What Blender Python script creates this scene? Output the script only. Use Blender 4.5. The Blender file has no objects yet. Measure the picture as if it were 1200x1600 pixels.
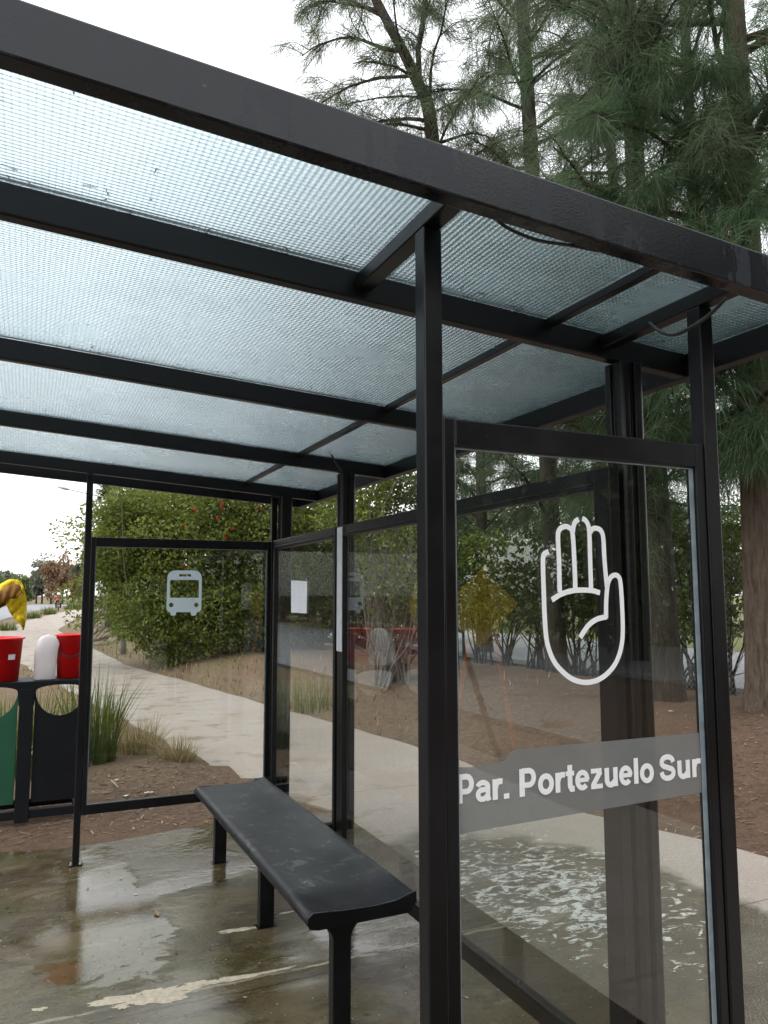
import bpy, bmesh, math, random
import numpy as np
from mathutils import Vector, Matrix
R = math.radians
random.seed(7)
rng = np.random.default_rng(7)
sc = bpy.context.scene
col = sc.collection

# ------------------------------------------------------------------ camera
CZ, YAW, PITCH, ROLL, FPX = 1.5, 0.4275, 0.1061, -0.0017, 1219.9
_f = np.array([math.sin(YAW)*math.cos(PITCH), math.cos(YAW)*math.cos(PITCH), math.sin(PITCH)])
_r = np.array([math.cos(YAW), -math.sin(YAW), 0.])
_u = np.cross(_r, _f)
RGT = _r*math.cos(ROLL)+_u*math.sin(ROLL)
UPV = -_r*math.sin(ROLL)+_u*math.cos(ROLL)
cam_d = bpy.data.cameras.new('camera')
cam = bpy.data.objects.new('camera', cam_d)
col.objects.link(cam)
cam.matrix_world = Matrix(((RGT[0], UPV[0], -_f[0], 0), (RGT[1], UPV[1], -_f[1], 0), (RGT[2], UPV[2], -_f[2], CZ), (0, 0, 0, 1)))
cam_d.sensor_fit = 'HORIZONTAL'
cam_d.sensor_width = 36
cam_d.lens = FPX/1200*36
cam_d.clip_start = 0.05
cam_d.clip_end = 3000
sc.camera = cam

# ------------------------------------------------------------------ sky, sun, exposure
SUN_EL, SUN_AZ = R(50), R(-88)          # overcast: a broad, weak sun over the street, left of the camera
w = bpy.data.worlds.new("World")
sc.world = w
w.use_nodes = True
nt = w.node_tree
bg = nt.nodes['Background']
sky = nt.nodes.new('ShaderNodeTexSky')
sky.sky_type = 'NISHITA'
sky.sun_disc = False
sky.sun_elevation = SUN_EL
sky.sun_rotation = SUN_AZ
sky.air_density = 2.0
sky.dust_density = 1.0
sky.ozone_density = 1.0
hs = nt.nodes.new('ShaderNodeHueSaturation')
hs.inputs['Saturation'].default_value = 0.22
nt.links.new(sky.outputs[0], hs.inputs['Color'])
cloud = nt.nodes.new('ShaderNodeMix')          # even overcast veil over the clear-sky gradient
cloud.data_type = 'RGBA'
cloud.inputs[0].default_value = 0.5
cloud.inputs[7].default_value = (8.4, 8.5, 8.7, 1)
nt.links.new(hs.outputs[0], cloud.inputs[6])
nt.links.new(cloud.outputs[2], bg.inputs['Color'])
bg.inputs['Strength'].default_value = 0.15
sun_d = bpy.data.lights.new('sun', 'SUN')
sun_d.energy = 0.8
sun_d.angle = R(35)
sun_d.color = (1, .97, .92)
sun = bpy.data.objects.new('sun', sun_d)
col.objects.link(sun)
_sd = Vector((math.sin(SUN_AZ)*math.cos(SUN_EL), math.cos(SUN_AZ)*math.cos(SUN_EL), math.sin(SUN_EL)))
sun.rotation_euler = _sd.to_track_quat('Z', 'Y').to_euler()
sc.view_settings.view_transform = 'Standard'
sc.view_settings.look = 'None'
sc.view_settings.gamma = 1
sc.view_settings.exposure = 1.0
sc.render.engine = 'CYCLES'
sc.cycles.max_bounces = 14
sc.cycles.transparent_max_bounces = 32
sc.cycles.transmission_bounces = 10
sc.cycles.glossy_bounces = 5
sc.cycles.diffuse_bounces = 4
sc.cycles.caustics_reflective = False
sc.cycles.use_denoising = True

# ------------------------------------------------------------------ measuring helpers
def ray(x, y):
    return RGT*(x-600)/FPX+UPV*(800-y)/FPX+_f
def atz(x, y, z=0.):
    d = ray(x, y)
    return d*(z-CZ)/d[2]+np.array([0, 0, CZ])
def aty(x, y, Y):
    d = ray(x, y)
    return d*Y/d[1]+np.array([0, 0, CZ])
def atx(x, y, X):
    d = ray(x, y)
    return d*X/d[0]+np.array([0, 0, CZ])
def atd(x, y, depth):
    return ray(x, y)*depth+np.array([0, 0, CZ])

# ------------------------------------------------------------------ object helpers
def tag(o, label=None, cat=None, group=None, kind=None):
    if label: o['label'] = label
    if cat: o['category'] = cat
    if group: o['group'] = group
    if kind: o['kind'] = kind
    return o
def thing(name, label, cat, loc=(0, 0, 0), group=None):
    o = bpy.data.objects.new(name, None)
    o.empty_display_size = .1
    o.location = loc
    col.objects.link(o)
    return tag(o, label, cat, group)
def origin_of(p):
    v = Vector((0, 0, 0))
    while p is not None:
        v += p.location
        p = p.parent
    return v
def copy_tree(o, parent=None):
    c = o.copy()
    col.objects.link(c)
    if parent is not None: c.parent = parent
    for ch in list(o.children): copy_tree(ch, c)
    return c

class MB:
    def __init__(s):
        s.v, s.f, s.t, s.n = [], [], [], 0
    def add(s, verts, faces, tone=0.5):
        verts = np.asarray(verts, float).reshape(-1, 3)
        s.v.append(verts)
        for f in faces:
            s.f.append(tuple(int(i)+s.n for i in f))
        if np.isscalar(tone): s.t += [tone]*len(faces)
        else: s.t += list(tone)
        s.n += len(verts)
        return s
    def box(s, x0, x1, y0, y1, z0, z1, tone=.5):
        v = [(x0, y0, z0), (x1, y0, z0), (x1, y1, z0), (x0, y1, z0), (x0, y0, z1), (x1, y0, z1), (x1, y1, z1), (x0, y1, z1)]
        return s.add(v, [(3, 2, 1, 0), (4, 5, 6, 7), (0, 1, 5, 4), (1, 2, 6, 5), (2, 3, 7, 6), (3, 0, 4, 7)], tone)
    def hexa(s, v8):
        return s.add(v8, [(3, 2, 1, 0), (4, 5, 6, 7), (0, 1, 5, 4), (1, 2, 6, 5), (2, 3, 7, 6), (3, 0, 4, 7)])
    def tube(s, pts, rad, n=8, cap=True, tone=.5):
        pts = np.asarray(pts, float)
        if np.isscalar(rad): rad = [rad]*len(pts)
        d = np.gradient(pts, axis=0)
        V = []
        ref = np.array([0.13, .21, .97])
        if abs(np.dot(d[0]/np.linalg.norm(d[0]), ref)) > .9: ref = np.array([.97, .2, .1])
        for p, t, r_ in zip(pts, d, rad):
            t = t/(np.linalg.norm(t)+1e-9)
            a = np.cross(t, ref); a /= np.linalg.norm(a)+1e-9
            b = np.cross(t, a)
            for k in range(n):
                q = 2*math.pi*k/n
                V.append(p+r_*(a*math.cos(q)+b*math.sin(q)))
        F = []
        for i in range(len(pts)-1):
            for k in range(n):
                k2 = (k+1) % n
                F.append((i*n+k, i*n+k2, (i+1)*n+k2, (i+1)*n+k))
        if cap:
            F.append(tuple(range(n))[::-1])
            F.append(tuple((len(pts)-1)*n+k for k in range(n)))
        return s.add(V, F, tone)
    def prism(s, poly, axis, a0, a1, tone=.5):
        """extrude a 2-D polygon along an axis ('x': poly=(y,z), 'y': (x,z), 'z': (x,y))"""
        n = len(poly)
        V = []
        for a in (a0, a1):
            for p in poly:
                V.append({'x': (a, p[0], p[1]), 'y': (p[0], a, p[1]), 'z': (p[0], p[1], a)}[axis])
        F = [tuple(range(n)), tuple(range(2*n-1, n-1, -1))]
        for i in range(n):
            j = (i+1) % n
            F.append((i, i+n, j+n, j))
        return s.add(V, F, tone)
    def lathe(s, prof, c=(0, 0, 0), n=24, tone=.5):
        V, F = [], []
        for r_, z in prof:
            for k in range(n):
                q = 2*math.pi*k/n
                V.append((c[0]+r_*math.cos(q), c[1]+r_*math.sin(q), c[2]+z))
        for i in range(len(prof)-1):
            for k in range(n):
                k2 = (k+1) % n
                F.append((i*n+k, i*n+k2, (i+1)*n+k2, (i+1)*n+k))
        return s.add(V, F, tone)
    def build(s, name, mat, parent=None, bevel=0, smooth=False, fix=False, label=None):
        V = np.concatenate(s.v) if s.v else np.zeros((0, 3))
        V = V-np.array(origin_of(parent))
        me = bpy.data.meshes.new(name)
        me.from_pydata(V.tolist(), [], s.f)
        if fix or bevel:
            bm = bmesh.new(); bm.from_mesh(me)
            bmesh.ops.recalc_face_normals(bm, faces=bm.faces)
            bm.to_mesh(me); bm.free()
        else:
            at = me.attributes.new('tone', 'FLOAT', 'FACE')
            at.data.foreach_set('value', np.asarray(s.t, np.float32))
        if smooth: me.polygons.foreach_set('use_smooth', [True]*len(me.polygons))
        me.materials.append(mat)
        me.update()
        o = bpy.data.objects.new(name, me)
        col.objects.link(o)
        if parent is not None: o.parent = parent
        if bevel:
            b = o.modifiers.new('bevel', 'BEVEL')
            b.width = bevel; b.segments = 2; b.limit_method = 'ANGLE'
        if label: o['label'] = label
        return o

def quad_cloud(name, V, tone, mat, parent=None):
    """V: (n,4,3) quads"""
    n = len(V)
    me = bpy.data.meshes.new(name)
    me.vertices.add(n*4)
    vv = (V.reshape(-1, 3)-np.array(origin_of(parent))).astype(np.float32)
    me.vertices.foreach_set('co', vv.ravel())
    me.loops.add(n*4)
    me.loops.foreach_set('vertex_index', np.arange(n*4, dtype=np.int32))
    me.polygons.add(n)
    me.polygons.foreach_set('loop_start', np.arange(0, n*4, 4, dtype=np.int32))
    me.update(calc_edges=True)
    at = me.attributes.new('tone', 'FLOAT', 'FACE')
    at.data.foreach_set('value', np.asarray(tone, np.float32))
    me.materials.append(mat)
    o = bpy.data.objects.new(name, me)
    col.objects.link(o)
    if parent is not None: o.parent = parent
    return o

def smooth_path(pts, per=6):
    P = np.asarray(pts, float)
    P = np.vstack([2*P[0]-P[1], P, 2*P[-1]-P[-2]])
    out = []
    for i in range(1, len(P)-2):
        for t in np.linspace(0, 1, per, endpoint=False):
            a, b, c, d = P[i-1], P[i], P[i+1], P[i+2]
            out.append(.5*((2*b)+(-a+c)*t+(2*a-5*b+4*c-d)*t*t+(-a+3*b-3*c+d)*t**3))
    out.append(P[-2])
    return np.array(out)

# ------------------------------------------------------------------ materials
class NT:
    def __init__(s, name):
        s.m = bpy.data.materials.new(name)
        s.m.use_nodes = True
        s.t = s.m.node_tree
        s.t.nodes.clear()
        s.out = s.t.nodes.new('ShaderNodeOutputMaterial')
    def n(s, typ, **kw):
        k = s.t.nodes.new('ShaderNode'+typ)
        for a, b in kw.items():
            if hasattr(k, a) and not a.startswith('i_'): setattr(k, a, b)
        return k
    def set(s, sock, v):
        if isinstance(v, bpy.types.NodeSocket): s.t.links.new(v, sock)
        else:
            if isinstance(v, (tuple, list)) and len(v) == 3 and sock.type == 'RGBA': v = (*v, 1)
            sock.default_value = v
    def obj(s):
        return s.n('TexCoord').outputs['Object']
    def mapping(s, vec, scale=(1, 1, 1), loc=(0, 0, 0), rot=(0, 0, 0)):
        k = s.n('Mapping')
        s.set(k.inputs['Vector'], vec)
        k.inputs['Scale'].default_value = scale
        k.inputs['Location'].default_value = loc
        k.inputs['Rotation'].default_value = rot
        return k.outputs[0]
    def noise(s, vec, scale, detail=4, rough=.55, dist=0, out='Fac'):
        k = s.n('TexNoise')
        s.set(k.inputs['Vector'], vec)
        k.inputs['Scale'].default_value = scale
        k.inputs['Detail'].default_value = detail
        k.inputs['Roughness'].default_value = rough
        k.inputs['Distortion'].default_value = dist
        return k.outputs[out]
    def ramp(s, fac, a, b, ca=(0, 0, 0), cb=(1, 1, 1), mid=None):
        k = s.n('ValToRGB')
        s.set(k.inputs[0], fac)
        e = k.color_ramp.elements
        e[0].position, e[1].position = a, b
        e[0].color, e[1].color = (*ca, 1), (*cb, 1)
        if mid:
            for p, c in mid:
                x = e.new(p); x.color = (*c, 1)
        return k.outputs[0]
    def mr(s, v, a, b, c=0., d=1.):
        k = s.n('MapRange')
        s.set(k.inputs[0], v)
        for i, x in zip((1, 2, 3, 4), (a, b, c, d)): s.set(k.inputs[i], x)
        return k.outputs[0]
    def math(s, op, a, b=0., c=0.):
        k = s.n('Math'); k.operation = op
        for i, x in enumerate((a, b, c)): s.set(k.inputs[i], x)
        return k.outputs[0]
    def mix(s, fac, a, b, mode='MIX'):
        k = s.n('Mix'); k.data_type = 'RGBA'; k.blend_type = mode
        s.set(k.inputs[0], fac); s.set(k.inputs[6], a); s.set(k.inputs[7], b)
        return k.outputs[2]
    def sep(s, v):
        k = s.n('SeparateXYZ'); s.set(k.inputs[0], v)
        return k.outputs
    def bump(s, h, strength=.2, dist=.01, normal=None):
        k = s.n('Bump')
        s.set(k.inputs['Height'], h)
        k.inputs['Strength'].default_value = strength
        k.inputs['Distance'].default_value = dist
        if normal is not None: s.set(k.inputs['Normal'], normal)
        return k.outputs[0]
    def bsdf(s, color=(.5, .5, .5), rough=.5, metal=0, spec=.5, normal=None, **kw):
        k = s.n('BsdfPrincipled')
        s.set(k.inputs['Base Color'], color)
        s.set(k.inputs['Roughness'], rough)
        s.set(k.inputs['Metallic'], metal)
        s.set(k.inputs['Specular IOR Level'], spec)
        if normal is not None: s.set(k.inputs['Normal'], normal)
        for a, b in kw.items(): s.set(k.inputs[a], b)
        return k.outputs[0]
    def mixs(s, fac, a, b):
        k = s.n('MixShader')
        s.set(k.inputs[0], fac); s.t.links.new(a, k.inputs[1]); s.t.links.new(b, k.inputs[2])
        return k.outputs[0]
    def done(s, sh):
        s.t.links.new(sh, s.out.inputs['Surface'])
        return s.m
    def attr(s, name='tone'):
        k = s.n('Attribute'); k.attribute_name = name
        return k.outputs['Fac']

def mat_plain(name, c, rough=.5, var=.12, scale=30, bump=.1, spec=.5, metal=0):
    m = NT(name); o = m.obj()
    nz = m.noise(o, scale, 5)
    dark = tuple(x*(1-var) for x in c); lite = tuple(min(1, x*(1+var)) for x in c)
    cc = m.ramp(nz, .3, .7, dark, lite)
    return m.done(m.bsdf(cc, m.mr(nz, .2, .8, max(0, rough-.07), rough+.07), metal, spec, m.bump(nz, bump, .003)))

def mat_steel(name, stains=False):
    m = NT(name); o = m.obj()
    n1 = m.noise(o, 260, 2, .5)
    n2 = m.noise(o, 5, 6, .65)
    n3 = m.noise(m.mapping(o, (14, 14, 3.2)), 1.3, 5, .6)
    dust = m.mr(n2, .48, .78, 0, .55)
    c = m.mix(dust, (.0035, .0035, .0045), (.009, .009, .0105))
    rough = m.mr(n2, .25, .75, .25, .46)
    if stains:
        rough = m.mr(n2, .25, .75, .17, .34)
        st = m.ramp(n3, .52, .54)
        st2 = m.ramp(m.noise(m.mapping(o, (1, 1, .55)), 90, 1, .3), .735, .75)
        c = m.mix(m.math('MULTIPLY', st, .8), m.mix(.6, c, (.004, .006, .010)), (.009, .012, .018))
        c = m.mix(st2, c, (.004, .004, .004))
        rough = m.mix(m.math('MULTIPLY', st, .5), rough, (.52, .52, .52))
    rust = m.ramp(m.noise(o, 23, 5, .7), .71, .76)
    c = m.mix(rust, c, (.055, .035, .022))
    return m.done(m.bsdf(c, rough, 0, .42 if stains else .30, m.bump(n1, .12 if not stains else .2, .0015)))
STEEL = mat_steel('black_painted_steel')
STEEL_FRONT = mat_steel('black_painted_steel_water_stained', True)

def mat_rough_glass():
    m = NT('wired_roof_glass'); o = m.obj()
    x, y, z = m.sep(o)
    px, py = 2*math.pi/.0125, 2*math.pi/.0125
    sx = m.math('SINE', m.math('MULTIPLY', x, px))
    sy = m.math('SINE', m.math('MULTIPLY', y, py))
    pr = m.math('ADD', m.math('MULTIPLY', sx, .55), m.math('MULTIPLY', sy, .45))
    nz = m.noise(o, 60, 3)
    h = m.math('ADD', pr, m.math('MULTIPLY', nz, .6))
    nrm = m.bump(h, .22, .003)
    wire = m.math('MAXIMUM', m.ramp(sx, .90, 1.0), m.math('MULTIPLY', m.ramp(sy, .95, 1.0), .35))
    dirt = m.noise(o, 3.5, 6, .6)
    edge = m.noise(o, 40, 4, .7)
    gl = m.bsdf((.74, .86, .895), m.mr(dirt, .3, .7, .22, .30), 0, .5, nrm, **{'Transmission Weight': 1.0, 'IOR': 1.42})
    tr = m.n('BsdfTranslucent'); m.set(tr.inputs[0], (.50, .62, .66))
    df = m.n('BsdfDiffuse'); m.set(df.inputs[0], (.07, .09, .095))
    sh = m.mixs(m.mr(dirt, .3, .8, .02, .10), gl, tr.outputs[0])
    sh = m.mixs(m.math('MULTIPLY', wire, .17), sh, df.outputs[0])
    sh = m.mixs(m.math('MULTIPLY', m.ramp(edge, .76, .84), .4), sh, df.outputs[0])
    # teal darkening towards the back: the trees' shade, painted into the glass
    shade_df = m.n('BsdfDiffuse'); m.set(shade_df.inputs[0], (.045, .125, .145))
    tree_shade = m.math('MULTIPLY', m.mr(m.math('ADD', x, m.math('MULTIPLY', m.noise(o, 2.2, 6, .65), .8)), -.95, .55, 0, 1), m.mr(edge, .3, .7, .32, .50))
    sh = m.mixs(tree_shade, sh, shade_df.outputs[0])
    return m.done(sh)
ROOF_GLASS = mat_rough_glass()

def mat_pane():
    m = NT('clear_pane_glass'); o = m.obj()
    tr = m.n('BsdfTransparent'); m.set(tr.inputs[0], (.935, .955, .945))
    gl = m.n('BsdfGlossy'); gl.inputs['Roughness'].default_value = 0.0
    m.set(gl.inputs[0], (1, 1, 1))
    fr = m.n('Fresnel'); ge = m.n('NewGeometry')
    m.set(fr.inputs[0], m.math('SUBTRACT', 1.5, m.math('MULTIPLY', ge.outputs['Backfacing'], .8333)))
    sh = m.mixs(m.math('MULTIPLY', fr.outputs[0], 1.0), tr.outputs[0], gl.outputs[0])
    sm = m.ramp(m.noise(m.mapping(o, (1, 1, .5)), 4, 6, .7), .5, .85)
    df = m.n('BsdfDiffuse'); m.set(df.inputs[0], (.55, .55, .55))
    sh = m.mixs(m.math('MULTIPLY', sm, .018), sh, df.outputs[0])
    sp = m.ramp(m.noise(o, 140, 1, .4), .80, .83)
    sh = m.mixs(m.math('MULTIPLY', sp, .2), sh, df.outputs[0])
    return m.done(sh)
PANE = mat_pane()
GASKET = mat_plain('pale_glazing_seal', (.20, .24, .26), .4, .25, 30)
def mat_vinyl(name, c, f):
    m = NT(name); o = m.obj()
    d = m.bsdf(m.ramp(m.noise(o, 60, 3), .3, .7, tuple(.97*x for x in c), c), .4)
    t = m.n('BsdfTranslucent'); m.set(t.inputs[0], c)
    return m.done(m.mixs(f, d, t.outputs[0]))
VINYL = mat_vinyl('white_vinyl', (.95, .95, .96), .2)
BUSVINYL = mat_vinyl('pale_blue_white_vinyl', (.72, .80, .86), .5)
def mat_strip():
    m = NT('frosted_grey_vinyl'); o = m.obj()
    tr = m.n('BsdfTransparent')
    d = m.bsdf(m.ramp(m.noise(o, 9, 5), .3, .7, (.175, .178, .174), (.21, .212, .205)), .55)
    return m.done(m.mixs(.72, tr.outputs[0], d))
STRIP = mat_strip()

def mat_seat():
    m = NT('perforated_black_seat'); o = m.obj()
    v = m.n('TexVoronoi'); m.set(v.inputs['Vector'], m.mapping(o, (1, 1, 1))); v.inputs['Scale'].default_value = 120; v.inputs['Randomness'].default_value = 0.0
    hole = m.ramp(v.outputs['Distance'], .25, .42)
    nz = m.noise(o, 4, 6, .6)
    c = m.mix(m.mr(nz, .35, .75), (.0055, .0055, .007), (.015, .015, .0175))
    c = m.mix(m.ramp(m.noise(o, 30, 5, .75), .66, .72), c, (.05, .05, .052))
    return m.done(m.bsdf(c, m.math('SUBTRACT', m.mr(nz, .3, .7, .42, .58), m.math('MULTIPLY', m.ramp(m.noise(o, 9, 6, .7), .56, .62), .22)), 0, .35, m.bump(hole, .3, .002)))
SEAT = mat_seat()

def mat_slab():
    m = NT('wet_concrete'); o = m.obj()
    x, y, z = m.sep(o)
    big = m.noise(m.mapping(o, (.55, 1.3, 1)), 1.6, 7, .62, .5)
    mid = m.noise(m.mapping(o, (1, 1.6, 1)), 5.5, 8, .65, .7)
    fine = m.noise(o, 70, 4, .7)
    c = m.ramp(big, .33, .68, (.027, .019, .008), (.145, .115, .068), [(.45, (.055, .041, .016)), (.56, (.098, .075, .038))])
    c = m.mix(m.mr(mid, .35, .7, 0, .75), c, (.045, .034, .020), 'MIX')
    green = m.ramp(m.noise(m.mapping(o, (.8, 1.5, 1), (3, 1, 0)), 2.1, 5, .6), .48, .62)
    c = m.mix(m.math('MULTIPLY', green, .65), c, (.046, .047, .012))
    c = m.mix(m.mr(fine, .35, .7, 0, .6), c, m.mix(.5, c, (.17, .14, .09)))
    def spot(cx, cy, rx, ry, soft=.6):
        a_ = m.math('POWER', m.math('DIVIDE', m.math('SUBTRACT', x, cx), rx), 2)
        b_ = m.math('POWER', m.math('DIVIDE', m.math('SUBTRACT', y, cy), ry), 2)
        return m.mr(m.math('ADD', m.math('ADD', a_, b_), m.math('MULTIPLY', m.math('SUBTRACT', mid, .5), 2.6)), soft, 1.15, 1, 0)
    rust = m.math('MULTIPLY', spot(.19, 3.52, .09, .10), m.mr(fine, .35, .6, .12, .45))
    blot = m.math('MULTIPLY', m.ramp(m.noise(m.mapping(o, (1, 1.4, 1), (2, 9, 0)), 3.6, 7, .68, .8), .50, .60), .6)
    c = m.mix(blot, c, (.030, .019, .009))
    pale = m.math('MULTIPLY', m.ramp(m.noise(m.mapping(o, (.8, 2.4, 1), (5, 3, 0)), 4.2, 8, .7, .6), .58, .66), .45)
    c = m.mix(pale, c, (.19, .17, .125))
    c = m.mix(rust, c, (.13, .045, .018))
    # dirt washed along the back edge
    edge = m.mr(m.math('ADD', x, m.math('MULTIPLY', mid, .22)), 1.72, 1.96, 0, 1)
    c = m.mix(m.math('MULTIPLY', edge, .8), c, (.052, .034, .021))
    # soap froth and pale scuffs
    fr = m.math('MULTIPLY', m.ramp(m.noise(m.mapping(o, (1, 2.2, 1)), 9, 8, .72, 1.2), .67, .71), m.ramp(m.noise(o, .9, 3), .48, .6))
    c = m.mix(m.math('MULTIPLY', fr, .75), c, (.40, .40, .37))
    # joint across the slab
    jy = m.math('ADD', m.math('SUBTRACT', y, 3.17), m.math('MULTIPLY', m.math('SUBTRACT', mid, .5), .06))
    jl = m.mr(m.math('ABSOLUTE', jy), .004, .012, 1, 0)
    jp = m.math('MULTIPLY', jl, m.ramp(m.noise(o, 4, 4), .38, .5))
    c = m.mix(m.math('MULTIPLY', jp, .8), c, (.24, .21, .16))
    jy2 = m.math('SUBTRACT', y, m.math('ADD', 3.06, m.math('MULTIPLY', mid, .05)))
    c = m.mix(m.mr(m.math('ABSOLUTE', jy2), .003, .008, .7, 0), c, (.020, .017, .012))
    wet = m.noise(m.mapping(o, (.7, 1.1, 1), (1.3, 4.2, 0)), 1.5, 5, .58, .4)
    wet = m.math('SUBTRACT', wet, m.math('MULTIPLY', m.math('MAXIMUM', spot(.40, 4.62, .20, .62), spot(.38, 3.68, .30, .40)), .20))
    rough = m.mr(wet, .40, .66, .045, .40)
    rough = m.math('ADD', rough, m.math('MULTIPLY', fr, .3))
    hgt = m.math('MULTIPLY', m.math('ADD', fine, m.math('MULTIPLY', mid, 1.5)), m.mr(wet, .40, .58, .12, 1))
    return m.done(m.bsdf(c, rough, 0, .5, m.bump(hgt, .35, .008)))
SLAB = mat_slab()

def mat_path():
    m = NT('exposed_aggregate_path'); o = m.obj()
    x, y, z = m.sep(o)
    v = m.n('TexVoronoi'); m.set(v.inputs['Vector'], o); v.inputs['Scale'].default_value = 95
    fine = m.noise(o, 120, 4, .7)
    big = m.noise(o, 1.3, 6, .6)
    c = m.ramp(fine, .3, .72, (.23, .196, .172), (.49, .435, .39))
    c = m.mix(m.mr(v.outputs['Distance'], 0, .6, .35, 0), c, (.13, .11, .09))
    c = m.mix(m.mr(big, .35, .65, 0, .65), c, (.30, .24, .19))
    # wet, mossy corner by the near end of the shelter, froth floating on it
    dx = m.math('DIVIDE', m.math('SUBTRACT', x, 2.35), .95)
    dy = m.math('DIVIDE', m.math('SUBTRACT', y, 2.95), 1.75)
    dd = m.math('ADD', m.math('POWER', dx, 2), m.math('POWER', dy, 2))
    dd = m.math('ADD', dd, m.math('MULTIPLY', m.math('SUBTRACT', m.noise(o, 2.0, 6, .65), .5), 1.5))
    wet = m.mr(dd, .72, .98, 1, 0)
    wc = m.ramp(m.noise(o, 5, 7, .65, .5), .3, .7, (.046, .040, .024), (.135, .115, .076))
    c = m.mix(m.math('MULTIPLY', wet, .88), c, wc)
    fx = m.math('DIVIDE', m.math('SUBTRACT', x, 2.52), .62)
    fy = m.math('DIVIDE', m.math('SUBTRACT', y, 3.45), .85)
    fd = m.math('ADD', m.math('POWER', fx, 2), m.math('POWER', fy, 2))
    fn = m.noise(m.mapping(o, (1.1, 2.0, 1), (0, 0, 0), (0, 0, .35)), 7.0, 9, .70, 1.4)
    foam = m.ramp(m.math('SUBTRACT', fn, m.math('MULTIPLY', fd, .085)), .495, .52)
    foam = m.math('MULTIPLY', foam, m.mr(m.noise(o, 42, 4, .6), .36, .5, .25, 1))
    c = m.mix(m.math('MULTIPLY', foam, .9), c, (.74, .73, .69))
    moss = m.math('MULTIPLY', m.ramp(m.noise(m.mapping(o, (1, 1, 1), (4, 4, 0)), 2.6, 5, .6), .52, .66), m.mr(x, 2.0, 2.9, .6, 0))
    c = m.mix(moss, c, (.075, .066, .018))
    # joints
    mody = m.math('ABSOLUTE', m.math('SUBTRACT', m.math('FRACT', m.math('DIVIDE', m.math('SUBTRACT', y, 2.9), 2.83)), 0.0))
    j = m.mr(mody, .0015, .0035, 1, 0)
    c = m.mix(m.math('MULTIPLY', j, .75), c, (.05, .04, .03))
    rough = m.mix(wet, (.85, .85, .85), m.mr(big, .3, .7, .12, .5))
    return m.done(m.bsdf(c, rough, 0, .5, m.bump(m.math('ADD', fine, v.outputs['Distance']), .3, .006)))
PATH = mat_path()

def mat_soil():
    m = NT('soil_and_needle_litter'); o = m.obj()
    x, y, z = m.sep(o)
    n1 = m.noise(o, 1.1, 7, .65)
    n2 = m.noise(o, 14, 7, .7, .5)
    n3 = m.noise(m.mapping(o, (1, 1, 1), (0, 0, 0), (0, 0, .6)), 60, 5, .75)
    c = m.ramp(n2, .3, .7, (.048, .028, .019), (.15, .093, .062))
    c = m.mix(m.mr(n1, .35, .65, 0, .7), c, m.ramp(n3, .3, .7, (.072, .042, .028), (.21, .138, .092)))
    straw = m.ramp(n3, .60, .68)
    c = m.mix(m.math('MULTIPLY', straw, .55), c, (.30, .22, .14))
    # dry, sandier soil away from the trees; grass further off
    dry = m.math('MULTIPLY', m.mr(y, 5, 8, 0, 1), m.mr(x, 3.5, 5.5, 1, 0))
    c = m.mix(m.math('MULTIPLY', dry, .6), c, m.ramp(n2, .3, .7, (.15, .10, .066), (.28, .20, .135)))
    gr = m.math('MULTIPLY', m.ramp(m.noise(o, .8, 6, .6), .42, .58), m.mr(y, 9, 24, 0, 1))
    c = m.mix(m.math('MULTIPLY', gr, .8), c, m.ramp(n2, .3, .7, (.085, .085, .03), (.22, .19, .08)))
    far = m.mr(x, 13.5, 15.5, 0, 1)
    c = m.mix(far, c, m.ramp(n2, .3, .7, (.085, .092, .030), (.17, .165, .055)))
    return m.done(m.bsdf(c, .92, 0, .25, m.bump(m.math('ADD', n2, m.math('MULTIPLY', n3, .5)), .8, .03)))
SOIL = mat_soil()
ROADM = mat_plain('worn_grey_asphalt', (.20, .20, .21), .75, .2, 12, .3)
PAVEM = mat_plain('pale_concrete_lane', (.24, .24, .245), .8, .12, 3, .2)

def mat_leaf(name, a, b, trans=.3, rough=.5, extra=None, tint=(.16, .20, .03), tm=.35):
    m = NT(name)
    t = m.attr()
    c = m.ramp(t, 0.0, 1.0, a, b, extra)
    d = m.bsdf(c, rough, 0, .35)
    tr = m.n('BsdfTranslucent'); m.set(tr.inputs[0], m.mix(tm, c, tint))
    return m.done(m.mixs(trans, d, tr.outputs[0]))
NEEDLE = mat_leaf('casuarina_needles', (.034, .054, .030), (.125, .140, .068), .5, .5, [(.75, (.078, .106, .056)), (.93, (.14, .125, .065))], (.22, .27, .14), .5)
NEEDLE_G = mat_leaf('greener_casuarina_needles', (.032, .068, .036), (.115, .165, .075), .5, .5, [(.7, (.070, .122, .058))], (.18, .28, .12), .5)
LEAF_OLIVE = mat_leaf('bottlebrush_leaves', (.072, .096, .022), (.44, .46, .10), .48, .5, [(.5, (.185, .225, .048)), (.82, (.30, .34, .07))])
LEAF_DARK = mat_leaf('dark_shrub_leaves', (.020, .032, .010), (.12, .155, .035), .3, .45)
LEAF_YELLOW = mat_leaf('yellow_green_leaves', (.055, .085, .018), (.34, .36, .06), .35, .45, [(.5, (.13, .17, .035))])
LEAF_BROWN = mat_leaf('autumn_leaves', (.13, .075, .045), (.38, .24, .15), .3, .6)
LEAF_FAR = mat_leaf('far_green_leaves', (.055, .085, .035), (.17, .22, .075), .3, .6)
LEAF_GREY = mat_leaf('far_grey_green_leaves', (.10, .12, .10), (.22, .24, .19), .3, .6)
BLADE = mat_leaf('green_grass_blades', (.035, .06, .012), (.20, .24, .055), .35, .45, [(.55, (.085, .125, .026))])
STRAW = mat_leaf('dry_straw_grass', (.17, .115, .05), (.46, .36, .19), .35, .7)
DRYFROND = mat_leaf('pale_dry_fronds', (.30, .25, .22), (.62, .57, .53), .3, .7)
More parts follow.
